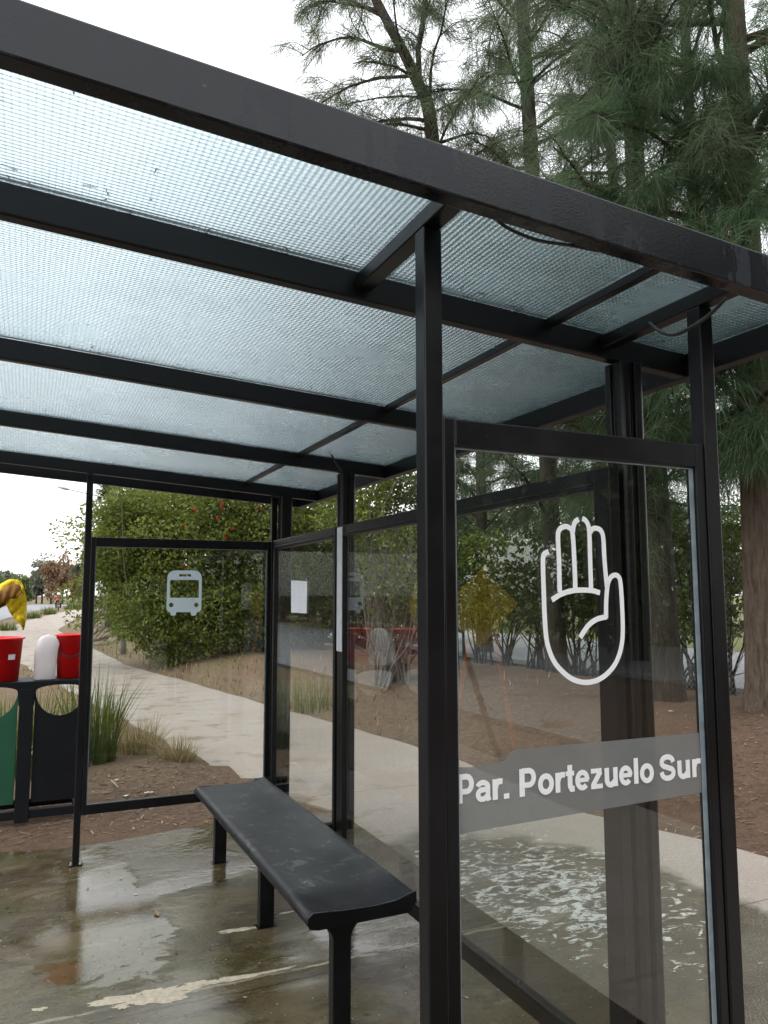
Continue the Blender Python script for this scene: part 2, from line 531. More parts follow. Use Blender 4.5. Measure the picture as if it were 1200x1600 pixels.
def mat_bark(name, a, b, sc_=1.):
    m = NT(name); o = m.obj()
    n1 = m.noise(m.mapping(o, (9*sc_, 9*sc_, 1.5*sc_)), 3, 8, .7, .5)
    n2 = m.noise(o, 2.0, 4, .6)
    c = m.ramp(n1, .3, .7, a, b)
    c = m.mix(m.mr(n2, .45, .7, 0, .5), c, tuple(.6*(p+q)/2+.05 for p, q in zip(a, b)))
    return m.done(m.bsdf(c, .9, 0, .2, m.bump(n1, 1.0, .04)))
BARK = mat_bark('fissured_brown_bark', (.038, .028, .021), (.185, .14, .102))
BARK_DARK = mat_bark('dark_bark', (.020, .017, .013), (.080, .066, .050))
TWIG = mat_bark('pale_bare_stems', (.10, .075, .055), (.33, .28, .23), 3)
RED = mat_plain('red_plastic', (.72, .012, .014), .35, .08, 12, .02)
def mat_jug():
    m = NT('translucent_white_plastic'); o = m.obj()
    d = m.bsdf(m.ramp(m.noise(o, 8, 3), .3, .7, (.78, .76, .76), (.90, .88, .88)), .4)
    tr = m.n('BsdfTranslucent'); m.set(tr.inputs[0], (.85, .80, .80))
    return m.done(m.mixs(.4, d, tr.outputs[0]))
JUG = mat_jug()
YELLOW = mat_plain('yellow_cloth', (.72, .50, .010), .8, .28, 26, .8)
OCHRE = mat_plain('ochre_hollow_shade', (.25, .11, .02), .85, .5, 25, .3)  # ochre stands for the shade inside the yellow cloth
BINBLACK = mat_plain('black_bin_paint', (.0055, .0063, .0085), .6, .35, 7, .12, .2)
BINGREEN = mat_plain('green_bin_panel', (.006, .075, .035), .5, .15, 7, .1)
GALV = mat_plain('galvanised_steel', (.33, .36, .38), .5, .12, 20, .1, .5, .3)
PAPERM = None
def mat_paper():
    m = NT('printed_timetable_paper'); o = m.obj()
    x, y, z = m.sep(o)
    rows = m.ramp(m.math('FRACT', m.math('MULTIPLY', z, 95)), .55, .7)
    cells = m.ramp(m.noise(m.mapping(o, (1, 260, 40)), 1, 2), .45, .55)
    band = m.math('MULTIPLY', m.math('MULTIPLY', rows, cells), .45)
    c = m.mix(band, (.80, .80, .85), (.30, .30, .36))
    return m.done(m.bsdf(c, .6))
PAPERM = mat_paper()
WHITE = mat_plain('white_paint', (.70, .70, .72), .45, .06, 20)
STRIPW = mat_plain('pale_grey_plastic_channel', (.52, .53, .56), .4, .08, 20)
def mat_net(name, c):
    m = NT(name); o = m.obj()
    x, y, z = m.sep(o)
    a = m.ramp(m.math('FRACT', m.math('MULTIPLY', m.math('ADD', x, m.math('MULTIPLY', y, .6)), 15)), .42, .5)
    b = m.ramp(m.math('FRACT', m.math('MULTIPLY', z, 22)), .50, .58)
    nz = m.ramp(m.noise(o, 16, 3), .60, .64)
    hole = m.math('MULTIPLY', m.math('MULTIPLY', a, b), m.math('ADD', nz, .6))
    hole = m.math('MINIMUM', hole, 1.)
    tr = m.n('BsdfTransparent')
    d = m.bsdf(c, .6)
    t2 = m.n('BsdfTranslucent'); m.set(t2.inputs[0], c)
    return m.done(m.mixs(hole, m.mixs(.35, d, t2.outputs[0]), tr.outputs[0]))
NET = mat_net('red_barrier_netting', (.62, .045, .03))
WIRE = mat_plain('fence_wire', (.26, .27, .27), .5, .1, 20, 0, .5, .4)
SAND = mat_plain('pale_sandy_residue', (.37, .32, .245), .9, .25, 45, .5)
CABLE = mat_plain('black_cable', (.012, .012, .013), .45, .2, 40)
FLOWER = mat_leaf('red_bottlebrush_flower', (.35, .012, .015), (.62, .05, .05), .3, .6)
ORANGE = mat_plain('orange_paint', (.70, .13, .02), .5, .1, 20)

# ------------------------------------------------------------------ shelter geometry (metres)
S = dict(u1=1.1561, uA=1.659, u3=2.691, uB=3.7465, uC=4.8022, u6=5.1893)
BW, BH = .0355, .0876
XC, XG, XB, XD = 1.49, 1.416, 1.725, 1.230
XL = -.62                              # street edge of the roof, beyond the frame
def zr(x, y): return 2.1346-.0679*(x-1.56)-.0042*(y-1.7)

# ================================================================== ground
PR = np.array([(-60, 4.1), (0, 4.05), (3.33, 3.93), (3.74, 3.86), (4.54, 3.58), (6.46, 3.66), (7.35, 3.60), (9.69, 3.25), (10.74, 3.08), (14.05, 2.65), (17.8, 2.05)])
_e = [atz(90, 985), atz(102, 976), atz(127, 962), atz(160, 953)]
PR = np.vstack([PR, [(e[1], e[0]) for e in _e]])
PLE = np.array([(-60, 2.05), (5.35, 2.05), (6.0, 1.75), (7.1, 1.40), (8.76, 1.35), (10.4, 1.15), (15, .5), (22, -.35), (30, -.85)])
_e2 = [atz(0, 985), atz(40, 970), atz(90, 958), atz(127, 950.5), atz(160, 946)]
PLE = np.vstack([PLE, [(e[1], e[0]) for e in _e2]])
def x_right(y): return np.interp(y, PR[:, 0], PR[:, 1])
def x_left(y): return np.interp(y, PLE[:, 0], PLE[:, 1])
def sst(t):
    t = np.clip(t, 0, 1)
    return t*t*(3-2*t)
def vnoise(x, y):
    return (np.sin(2.1*x+1.3*np.sin(1.7*y))+np.sin(2.7*y+1.1*np.sin(2.3*x+.5))+.6*np.sin(5.3*x+2.2*y)+.5*np.sin(6.1*y-3.7*x+1.)
            + .35*np.sin(13.1*x+4.*np.sin(3.1*y))+.35*np.sin(12.3*y+3.*np.sin(4.1*x)))/3.
def hgt(x, y):
    x = np.asarray(x, float); y = np.asarray(y, float)
    d = x-x_right(y)
    top = np.interp(y, [-30, 8, 14, 22, 60], [.44, .44, .36, .22, .05])
    b = sst((d-.05)/1.9)*top
    b = b-sst((x-6.7)/1.6)*.20*(y < 200)
    mound = .10*np.exp(-((x-.9)/.75)**2-((y-7.0)/.9)**2)+.05*np.exp(-((x+.3)/.8)**2-((y-6.6)/.7)**2)
    off = np.where(d > 0, sst(d/.5), sst((x_left(y)-x)/.4)*(y > 5.3))
    n = vnoise(x, y)*.022*off*np.clip(1.2-np.hypot(x, y)/60, 0, 1)
    return b+mound*(x < x_left(y)+.2)*1.+n-.02

xs = np.unique(np.concatenate([-np.geomspace(8, 1500, 26)[::-1], np.arange(-8, 13, .16), np.geomspace(13, 1500, 26)]))
ys = np.unique(np.concatenate([-np.geomspace(6, 1500, 24)[::-1], np.arange(-6, 26, .16), np.geomspace(26, 2200, 40)]))
GX, GY = np.meshgrid(xs, ys, indexing='ij')
GZ = hgt(GX, GY)
V = np.stack([GX, GY, GZ], -1).reshape(-1, 3)
nx, ny = len(xs), len(ys)
idx = np.arange(nx*ny).reshape(nx, ny)
F = np.stack([idx[:-1, :-1], idx[1:, :-1], idx[1:, 1:], idx[:-1, 1:]], -1).reshape(-1, 4)
g = MB(); g.add(V, F.tolist())
go = g.build('ground', SOIL, smooth=True)
tag(go, kind='structure')

def ribbon(name, yy, l, r, z, mat, cols=6, drop=.05):
    m = MB()
    yy = np.asarray(yy)
    rows = []
    for y in yy:
        a, b = l(y), r(y)
        row = [(a, y, z-drop)]+[(a+(b-a)*k/cols, y, z) for k in range(cols+1)]+[(b, y, z-drop)]
        rows += row
    k = cols+3
    f = []
    for i in range(len(yy)-1):
        for j in range(k-1):
            f.append((i*k+j, i*k+j+1, (i+1)*k+j+1, (i+1)*k+j))
    m.add(rows, f)
    o = m.build(name, mat)
    return tag(o, kind='structure')
ribbon('footpath', np.concatenate([np.arange(-40, 0, 4), np.arange(0, 20, .25), np.geomspace(20, 160, 40)]), lambda y: float(x_left(y))+(.0 if y < 5.3 else .03*math.sin(3.1*y)), lambda y: float(x_right(y))+.015*math.sin(2.3*y)+.012*math.sin(6.1*y), -.004, PATH)
# street, curving away to the right
_rn = [atz(0, 969), atz(60, 953), atz(100, 947.5), atz(127, 944)]
RN = np.array([(-80, -2.5), (14, -2.4), (25, -1.9)]+[(e[1], e[0]) for e in _rn])
def road_r(y): return float(np.interp(y, RN[:, 0], RN[:, 1]))
ribbon('road', np.concatenate([np.arange(-80, 20, 5), np.geomspace(20, 150, 30)]), lambda y: road_r(y)-7.5, road_r, -.006, ROADM, 4, .03)
ribbon('far_lane', np.arange(-30, 80, 3.), lambda y: 8.6, lambda y: 14.0, .262-.02+.03, PAVEM, 4, .08)
ribbon('kerb', np.concatenate([np.arange(-80, 20, 5), np.geomspace(20, 60, 20)]), lambda y: road_r(y), lambda y: road_r(y)+.13, .05, ROADM, 2, .09)

# shelter slab
sb = MB()
poly = [(-2.2, -4), (2.04, -4), (2.04, 5.22), (1.7, 5.30), (1.2, 5.34), (.84, 5.27), (.5, 5.20), (.2, 5.2), (-.1, 5.28), (-.6, 5.24), (-2.2, 5.26)]
sb.prism(poly, 'z', -.12, .004)
so = sb.build('shelter_slab', SLAB, fix=True)
tag(so, kind='structure')

# sand left in the slab joint
def blob(mb, cx, cy, rx, ry, z, seed, rot=0, n=44, rag=.35):
    r_ = np.random.default_rng(seed)
    ph = r_.uniform(0, 6.3, 6)
    vs = [(cx, cy, z)]
    for k in range(n):
        a = 2*math.pi*k/n
        q = 1+rag*(.5*math.sin(2*a+ph[0])+.45*math.sin(3*a+ph[1])+.3*math.sin(5*a+ph[2])+.22*math.sin(9*a+ph[3])+.16*math.sin(14*a+ph[4])+.12*math.sin(19*a+ph[5])+.10*math.sin(31*a+ph[1])+.07*math.sin(43*a+ph[2]))
        x, y = rx*q*math.cos(a), ry*q*math.sin(a)
        vs.append((cx+x*math.cos(rot)-y*math.sin(rot), cy+x*math.sin(rot)+y*math.cos(rot), z-.0016))
    mb.add(vs, [(0, 1+k, 1+(k+1) % n) for k in range(n)])
sp = MB()
for px, py, rx, ry, sd in [(235, 1556, .17, .055, 1), (320, 1536, .11, .030, 2), (400, 1522, .13, .014, 3), (520, 1502, .12, .008, 4), (625, 1480, .11, .007, 5), (375, 1452, .10, .018, 6), (190, 1572, .03, .015, 7), (62, 1576, .022, .014, 8), (450, 1425, .05, .008, 9)]:
    p = atz(px, py, .006)
    blob(sp, p[0], p[1], rx, ry, .0062, sd, -.02, 110, .42)
tag(sp.build('sand_residue', SAND, smooth=True), 'pale sandy residue caught in the joint of the wet slab', 'sand', kind='stuff')

# ================================================================== bus shelter
sh = thing('bus_shelter', 'black steel bus shelter with wired glass roof and clear glazed end panels', 'bus shelter', (XC, 3.2, 0))
def beam(u, mat, bw=BW, bh=BH, x0=XL, x1=XB-.02, sag=None):
    m = MB()
    z0a, z0b = zr(x0, u), zr(x1, u)
    m.hexa([(x0, u-bw/2, z0a), (x1, u-bw/2, z0b), (x1, u+bw/2, z0b), (x0, u+bw/2, z0a),
            (x0, u-bw/2, z0a+bh), (x1, u-bw/2, z0b+bh), (x1, u+bw/2, z0b+bh), (x0, u+bw/2, z0a+bh)])
    return m.build('roof_beam', mat, sh, bevel=.004)
beam(S['u1'], STEEL_FRONT, .040, .0900, x1=XB+.6)
for k in ('uA', 'u3', 'uB', 'uC', 'u6'): beam(S[k], STEEL)
# purlins along the back and the street edge
for xx, w_ in ((XB, .04), (XL-.02, .04)):
    m = MB()
    a, b = 1.12 if xx < 0 else 1.18, 5.22
    m.hexa([(xx-w_/2, a, zr(xx, a)-.001), (xx+w_/2, a, zr(xx, a)-.001), (xx+w_/2, b, zr(xx, b)-.001), (xx-w_/2, b, zr(xx, b)-.001),
            (xx-w_/2, a, zr(xx, a)+BH+.002), (xx+w_/2, a, zr(xx, a)+BH+.002), (xx+w_/2, b, zr(xx, b)+BH+.002), (xx-w_/2, b, zr(xx, b)+BH+.002)])
    m.build('edge_purlin', STEEL, sh, bevel=.004)
us = [S[k] for k in ('u1', 'uA', 'u3', 'uB', 'uC', 'u6')]
for a, b in zip(us[:-1], us[1:]):
    y0, y1 = a+BW/2+.001, b-BW/2-.001
    # glazing bar
    m = MB()
    zz = lambda x, y, e: zr(x, y)+BH+e
    x0, x1 = XD-.011, XD+.011
    m.hexa([(x0, y0, zz(x0, y0, -.040)), (x1, y0, zz(x1, y0, -.040)), (x1, y1, zz(x1, y1, -.040)), (x0, y1, zz(x0, y1, -.040)),
            (x0, y0, zz(x0, y0, -.008)), (x1, y0, zz(x1, y0, -.008)), (x1, y1, zz(x1, y1, -.008)), (x0, y1, zz(x0, y1, -.008))])
    m.build('glazing_bar', STEEL, sh, bevel=.002)
    for x0, x1 in ((XL, XD-.013), (XD+.013, XB-.021)):
        m = MB()
        m.hexa([(x0, y0, zz(x0, y0, -.022)), (x1, y0, zz(x1, y0, -.022)), (x1, y1, zz(x1, y1, -.022)), (x0, y1, zz(x0, y1, -.022)),
                (x0, y0, zz(x0, y0, -.014)), (x1, y0, zz(x1, y0, -.014)), (x1, y1, zz(x1, y1, -.014)), (x0, y1, zz(x0, y1, -.014))])
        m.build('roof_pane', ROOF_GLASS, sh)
# columns: extruded section with a groove on the front
def section(w_, d):
    pts = []
    def arc(cx, cy, r_, a0, a1, n=5):
        for k in range(n+1):
            a = R(a0+(a1-a0)*k/n)
            pts.append((cx+r_*math.cos(a), cy+r_*math.sin(a)))
    h, e, r_ = w_/2, d/2, .014
    arc(-h+r_, -e+r_, r_, 180, 270)
    pts.extend([(-.014, -e), (-.012, -e+.012), (.004, -e+.012), (.006, -e)])
    arc(h-r_, -e+r_, r_, 270, 360)
    pts.extend([(h, -.008), (h-.010, -.006), (h-.010, .006), (h, .008)])
    arc(h-r_, e-r_, r_, 0, 90)
    arc(-h+r_, e-r_, r_, 90, 180)
    pts.extend([(-h, .010), (-h+.010, .008), (-h+.010, -.008), (-h, -.010)])
    return pts
for k in ('uA', 'uB', 'uC'):
    u = S[k]
    m = MB()
    m.prism([(XC+a, u+b) for a, b in section(.078, .078)], 'z', .016, zr(XC, u)-.001)
    c = m.build('column', STEEL, sh, bevel=.002)
    m = MB(); m.box(XC-.09, XC+.09, u-.09, u+.09, .004, .016)
    m.build('base_plate', STEEL, c, bevel=.002)
    m = MB()
    for a, b in ((-.072, -.072), (.072, -.072), (.072, .072), (-.072, .072)):
        m = MB(); m.lathe([(0, 0), (.012, 0), (.012, .012), (.006, .012), (.006, .022), (0, .022)], (XC+a, u+b, .016), 8); m.build('bolt', GALV, c)
    m = MB()
    m.tube([(XG-.10, u-.02, .37), (XG+.03, u-.02, .37)], .024, 14)
    m.build('rail_bracket', STEEL, sh, bevel=.002)
# struts between the first two beams that carry the near end panel
UP, UD, XN0, XN1, XF0, XF1 = 1.3125, 4.8588, .6951, 1.4146, .3125, 1.4321
for x in (XN0, XN1):
    m = MB()
    a, b = S['u1']+BW/2+.002, S['uA']-BW/2-.001
    z = lambda y: zr(x, y)+.0235
    m.hexa([(x-.02, a, z(a)), (x+.02, a, z(a)), (x+.02, b, z(b)), (x-.02, b, z(b)),
            (x-.02, a, z(a)+.036), (x+.02, a, z(a)+.036), (x+.02, b, z(b)+.036), (x-.02, b, z(b)+.036)])
    m.build('roof_strut', STEEL, sh, bevel=.003)
# ---- framed panels
def end_panel(u, x0, x1, ztop, name_parts, tw, stile=.026):
    """posts x0/x1 with a framed pane between them, facing along y"""
    zt, zb = 1.8136, .2982
    m = MB()
    for x in (x0, x1):
        m.box(x-tw/2, x+tw/2, u-tw/2, u+tw/2, .005, ztop(x)-.001)
    a, b = x0+tw/2+.0015, x1-tw/2-.0015
    m.box(a, a+stile, u-.016, u+.016, zb-.028, zt+.028)
    m.box(b-stile, b, u-.016, u+.016, zb-.028, zt+.028)
    m.box(a+stile, b-stile, u-.0155, u+.0155, zt-.027, zt+.027)
    m.box(a+stile, b-stile, u-.0155, u+.0155, zb-.027, zb+.027)
    p = m.build('end_panel', STEEL, sh, bevel=.003)
    for x in (x0, x1):
        m = MB(); m.box(x-tw, x+tw, u-tw, u+tw, .0045, .0115); m.build('base_plate', STEEL, p, bevel=.002)
        for q in (-.7, .7):
            m = MB(); m.lathe([(0, 0), (.009, 0), (.009, .009), (.005, .009), (.005, .016), (0, .016)], (x+q*tw, u-.7*tw, .0115), 8); m.build('bolt', GALV, p)
    ga, gb = a+stile, b-stile
    m = MB()
    m.box(ga, gb, u-.003, u+.003, zb+.027, zt-.027)
    m.build('glass_pane', PANE, p)
    m = MB()
    t = .006
    e = .0042
    m.box(ga, ga+t, u-e-.002, u-e, zb+.028, zt-.028)
    m.box(gb-(t if x0 < .5 else .012), gb, u-e-.002, u-e, zb+.028, zt-.028)
    m.box(ga+t, gb-.013, u-e-.002, u-e, zt-.027-t*.7, zt-.028)
    m.build('glazing_seal', GASKET, p)
    return p, ga, gb
near, ga, gb = end_panel(UP, XN0, XN1, lambda x: zr(x, UP)+.0235, None, .040)
far, fa, fb = end_panel(UD, XF0, XF1, lambda x: zr(x, UD), None, .036, .024)
# ---- glazed back wall
def back_panel(y0, y1, s0, s1):
    zt, zb = 1.8136, .2982
    m = MB()
    m.box(XG-.016, XG+.016, y0, y0+s0, zb-.028, zt+.028)
    m.box(XG-.016, XG+.016, y1-s1, y1, zb-.028, zt+.028)
    m.box(XG-.0155, XG+.0155, y0+s0, y1-s1, zt-.028, zt+.028)
    m.box(XG-.0185, XG-.0157, y0+s0, y1-s1, zt-.016, zt-.010)
    m.box(XG-.0155, XG+.0155, y0+s0, y1-s1, zb-.028, zb+.028)
    m.box(XG-.0185, XG-.0157, y0+s0, y1-s1, zb+.008, zb+.014)
    p = m.build('back_panel', STEEL, sh, bevel=.003)
    m = MB(); m.box(XG-.003, XG+.003, y0+s0, y1-s1, zb+.028, zt-.028)
    m.build('glass_pane', PANE, p)
    return p
back_panel(1.625, 3.632, .065, .072)
back_panel(3.665, S['uC']-.05, .028, .028)

# ---- hand sign on the near pane
YD = UP-.0032
def on_near(zx, zy): return aty(700+zx/4, 800+zy/4, YD)
def stroke(mb, pts, wd, y, th=.0006):
    P = smooth_path(np.array([(p[0], p[2]) for p in pts]), 7)
    d = np.gradient(P, axis=0); d /= np.linalg.norm(d, axis=1)[:, None]+1e-9
    n = np.stack([-d[:, 1], d[:, 0]], 1)
    L, Rr = P+n*wd/2, P-n*wd/2
    k = len(P)
    V = [(a[0], y, a[1]) for a in L]+[(a[0], y, a[1]) for a in Rr]+[(a[0], y-th, a[1]) for a in L]+[(a[0], y-th, a[1]) for a in Rr]
    F = []
    for i in range(k-1):
        F += [(2*k+i, 2*k+i+1, 3*k+i+1, 3*k+i), (i, k+i, k+i+1, i+1), (i, i+1, 2*k+i+1, 2*k+i), (k+i, 3*k+i, 3*k+i+1, k+i+1)]
    F += [(0, 2*k, 3*k, k), (k-1, 2*k-1, 4*k-1, 3*k-1)]
    mb.add(V, F)
hand = MB()
strokes = [
    [(628, 247), (603, 262), (593, 300), (597, 480), (605, 680), (620, 820), (660, 930), (720, 1002), (785, 1048), (860, 1065), (935, 1050), (1002, 1003), (1052, 935), (1082, 845), (1092, 740), (1086, 560), (1077, 440), (1065, 405), (1045, 394), (1020, 405), (1003, 435), (994, 480), (988, 560), (987, 664)],
    [(990, 655), (930, 670), (880, 705), (848, 748), (825, 785)],
    [(992, 470), (983, 380), (975, 280), (968, 160), (952, 115), (925, 102), (902, 106), (886, 128)],
    [(696, 500), (691, 300), (685, 150), (698, 107), (728, 91), (758, 100), (776, 135), (787, 300), (794, 484)],
    [(777, 125), (783, 84), (797, 57), (814, 46)],
    [(836, 42), (852, 50), (870, 76), (880, 130), (885, 300), (891, 482)],
    [(645, 550), (700, 515), (770, 493), (840, 488), (900, 492), (945, 505)],
]
for i, st in enumerate(strokes):
    stroke(hand, [on_near(*q) for q in st], .0108 if i else .0106, YD-.0006*i*.5)
stroke(hand, [on_near(652, 229), on_near(672, 235)], .004, YD)
hand.build('hand_sign', VINYL, near)
# ---- frosted name strip and lettering
stp = [(705, 1200), (735, 1199), (757, 1196), (790, 1188), (797, 1176), (806, 1171), (950, 1158), (1112, 1143), (1112, 1236), (950, 1263), (705, 1305)]
m = MB()
sp2 = []
for q in stp:
    p = aty(q[0], q[1], YD)
    sp2.append((min(max(p[0], ga+.0062), gb-.0125), p[2]))
m.prism(sp2, 'y', YD+.0002, YD-.0003)
strip = m.build('name_strip', STRIP, near, fix=True)
def arc2(cx, cy, rx, ry, a0, a1, n=12):
    return [(cx+rx*math.cos(R(a0+(a1-a0)*k/n)), cy+ry*math.sin(R(a0+(a1-a0)*k/n))) for k in range(n+1)]
# bold grotesque letters as strokes: (advance, [(stroke width, points)]); cap height 1, x-height .73
WB = .185
GL = {
 'P': (.80, [(WB, [(.16, 0), (.16, 1)]), (WB*.86, [(.16, .92), (.44, .92)]+arc2(.44, .66, .20, .26, 90, -90)+[(.16, .40)])]),
 'a': (.66, [(WB*.82, arc2(.30, .48, .21, .175, 165, 20)+[(.505, .50), (.505, 0.16), (.55, 0)]), (WB*.82, [(.50, .43), (.33, .40)]+arc2(.265, .235, .165, .165, 95, 270)+[(.36, .085), (.50, .20)])]),
 'r': (.46, [(WB*.95, [(.14, 0), (.14, .73)]), (WB*.9, [(.15, .40), (.20, .57), (.31, .645), (.45, .635)])]),
 '.': (.34, [(WB, [(.15, 0), (.15, .185)])]),
 'o': (.70, [(WB*.9, arc2(.34, .365, .235, .29, 0, 360, 28))]),
 't': (.42, [(WB*.95, [(.20, .98), (.20, .20), (.26, .085), (.39, .085)]), (WB*.75, [(.02, .665), (.38, .665)])]),
 'e': (.66, [(WB*.72, [(.12, .37), (.60, .37)]), (WB*.85, arc2(.325, .365, .22, .29, 0, 318, 24))]),
 'z': (.60, [(WB*.78, [(.05, .66), (.52, .66)]), (WB*.9, [(.47, .62), (.12, .11)]), (WB*.78, [(.04, .072), (.55, .072)])]),
 'u': (.70, [(WB*.95, [(.15, .73), (.15, .26)]+arc2(.32, .26, .17, .185, 180, 300, 8)+[(.52, .22)]), (WB*.95, [(.54, 0), (.54, .73)])]),
 'l': (.32, [(WB*.95, [(.15, 0), (.15, 1)])]),
 'S': (.80, [(WB*.92, [(.655, .70)]+arc2(.39, .74, .25, .185, 5, 178, 12)+arc2(.335, .70, .20, .16, 190, 250, 4)+[(.40, .50), (.50, .46)]+arc2(.46, .285, .205, .185, 60, -20, 6)+arc2(.40, .27, .265, .195, -20, -172, 12)+[(.115, .33)])]),
}
def lettering(word, x0, x1, ps, hgt_, y, mat, parent):
    """ps: base line through (x, z) pairs ((xa, za), (xb, zb))"""
    total = sum(GL[c][0] for c in word)
    kx = (x1-x0)/total
    (xa, za), (xb, zb) = ps
    mb = MB(); pen = 0.; n = 0
    for c in word:
        for wd, pts in GL[c][1]:
            P = []
            for q in pts:
                X = x0+(pen+q[0])*kx
                P.append((X, 0, za+(zb-za)*(X-xa)/(xb-xa)+q[1]*hgt_))
            ribbon_stroke(mb, P, wd*hgt_*1.24, y-.00015*(n % 7)); n += 1
        pen += GL[c][0]
    return mb.build('lettering', mat, parent)
def ribbon_stroke(mb, pts, wd, y, th=.0006):
    P = np.array([(p[0], p[2]) for p in pts])
    P = P[np.concatenate([[True], np.linalg.norm(np.diff(P, axis=0), axis=1) > 2e-4])]
    seg = np.diff(P, axis=0); seg /= np.linalg.norm(seg, axis=1)[:, None]+1e-12
    closed = np.linalg.norm(P[0]-P[-1]) < 1e-6
    k = len(P)
    N = []
    for i in range(k):
        a_ = seg[i-1] if i > 0 else (seg[-1] if closed else seg[0])
        b_ = seg[i] if i < k-1 else (seg[0] if closed else seg[-1])
        na, nb = np.array([-a_[1], a_[0]]), np.array([-b_[1], b_[0]])
        m_ = na+nb; m_ /= np.linalg.norm(m_)+1e-12
        N.append(m_/max(.5, float(m_@na)))
    N = np.array(N)
    A, B = P+N*wd/2, P-N*wd/2
    V = [(q[0], y, q[1]) for q in A]+[(q[0], y, q[1]) for q in B]+[(q[0], y-th, q[1]) for q in A]+[(q[0], y-th, q[1]) for q in B]
    F = []
    for i in range(k-1):
        F += [(2*k+i, 2*k+i+1, 3*k+i+1, 3*k+i), (i, k+i, k+i+1, i+1), (i, i+1, 2*k+i+1, 2*k+i), (k+i, 3*k+i, 3*k+i+1, k+i+1)]
    F += [(0, 2*k, 3*k, k), (k-1, 2*k-1, 4*k-1, 3*k-1)]
    mb.add(V, F)
tp0, tp1 = aty(713, 1256, YD), aty(1092, 1213, YD)
tcap = aty(713, 1211, YD)[2]-tp0[2]
tline = ((tp0[0], tp0[2]), (tp1[0], tp1[2]))
for word, pa, pb in (('Par.', 711, 797), ('Portezuelo', 809, 1022), ('Sur', 1030, 1095)):
    lettering(word, aty(pa, 1240, YD)[0], aty(pb, 1225, YD)[0], tline, tcap, YD-.0016, VINYL, near)
# ---- bus pictogram on the far pane
YF = UD-.0034
def on_far(zx, zy):
    p = aty(130+zx/4, 740+zy/4, YF)
    return (p[0], p[2])
def rrect(x0, y0, x1, y1, r_, n=6):
    out = []
    for cx, cy, a0 in ((x1-r_, y0+r_, -90), (x1-r_, y1-r_, 0), (x0+r_, y1-r_, 90), (x0+r_, y0+r_, 180)):
        for k in range(n+1):
            a = R(a0+90*k/n)
            out.append((cx+r_*math.cos(a), cy+r_*math.sin(a)))
    return out
def filled(name, loops, mapf, y, mat, parent):
    cu = bpy.data.curves.new(name, 'CURVE')
    cu.dimensions = '2D'; cu.fill_mode = 'BOTH'; cu.extrude = .0004
    for lp in loops:
        s_ = cu.splines.new('POLY'); s_.points.add(len(lp)-1); s_.use_cyclic_u = True
        for pt, q in zip(s_.points, lp):
            a, b = mapf(*q); pt.co = (a, b, 0, 1)
    o = bpy.data.objects.new(name, cu); col.objects.link(o)
    dg = bpy.context.evaluated_depsgraph_get()
    me = bpy.data.meshes.new_from_object(o.evaluated_get(dg))
    bpy.data.objects.remove(o)
    off = origin_of(parent)
    for v in me.vertices:
        v.co = (v.co.x-off.x, y-v.co.z-off.y, v.co.y-off.z)
    me.materials.clear(); me.materials.append(mat)
    o = bpy.data.objects.new(name, me); col.objects.link(o); o.parent = parent
    return o
circ = lambda cx, cy, r_: [(cx+r_*math.cos(2*math.pi*k/16), cy+r_*math.sin(2*math.pi*k/16)) for k in range(16)]
outer = []
for a in range(0, 91, 15): outer.append((742-48+48*math.sin(R(a)), 605+48-48*math.cos(R(a))))
outer += [(738, 848), (730, 862), (710, 867), (707, 880), (698, 888), (680, 888), (672, 880), (670, 866), (582, 866), (580, 880), (572, 888), (554, 888), (546, 880), (543, 867), (528, 860), (520, 846)]
for a in range(0, 91, 15): outer.append((526+48-48*math.cos(R(a)), 605+48-48*math.sin(R(a))))
filled('bus_sign', [outer, rrect(600, 628, 674, 643, 3), rrect(543, 665, 723, 776, 4), circ(550, 821, 14), circ(707, 821, 14)], on_far, YF, BUSVINYL, far)
# ---- pale channel on the middle column, loose cables
a, b = atx(531, 824, XG-.018), atx(531, 1018, XG-.018)
m = MB(); m.box(XG-.021, XG-.0165, 3.562, 3.628, b[2], a[2])
m.build('pale_channel', STRIPW, sh, bevel=.0015)
def cable(pts, r_=.0035, lab=None):
    m = MB(); m.tube(smooth_path(pts, 6), r_, 6)
    return m.build('cable', CABLE, sh, smooth=True)
cab = [(1004, 493, 1.50), (1029, 516, 1.40), (1051, 523, 1.33), (1077, 513, 1.27), (1112, 489, 1.22), (1136, 464, 1.165)]
cable([aty(x, y, Y) for x, y, Y in cab], .0042)
cable([aty(x, y, 1.185) for x, y in [(770, 338), (795, 357), (840, 375), (890, 383), (935, 392)]], .0035)
cable([aty(x, y, 3.66) for x, y in [(510, 684), (514, 700), (522, 718), (534, 738)]], .005)

# timetable paper taped inside the back glass
def on_back(px, py, X): return atx(px, py, X)
m = MB()
p = [on_back(455, 907, XG-.0042), on_back(480, 908, XG-.0042), on_back(479, 958.5, XG-.0042), on_back(455, 957, XG-.0042)]
m.add([tuple(q) for q in p]+[(q[0]-.0004, q[1], q[2]) for q in p], [(0, 1, 2, 3), (7, 6, 5, 4), (0, 4, 5, 1), (1, 5, 6, 2), (2, 6, 7, 3), (3, 7, 4, 0)])
tag(m.build('timetable', PAPERM, fix=True), 'white printed timetable sheet taped to the back glass', 'notice')

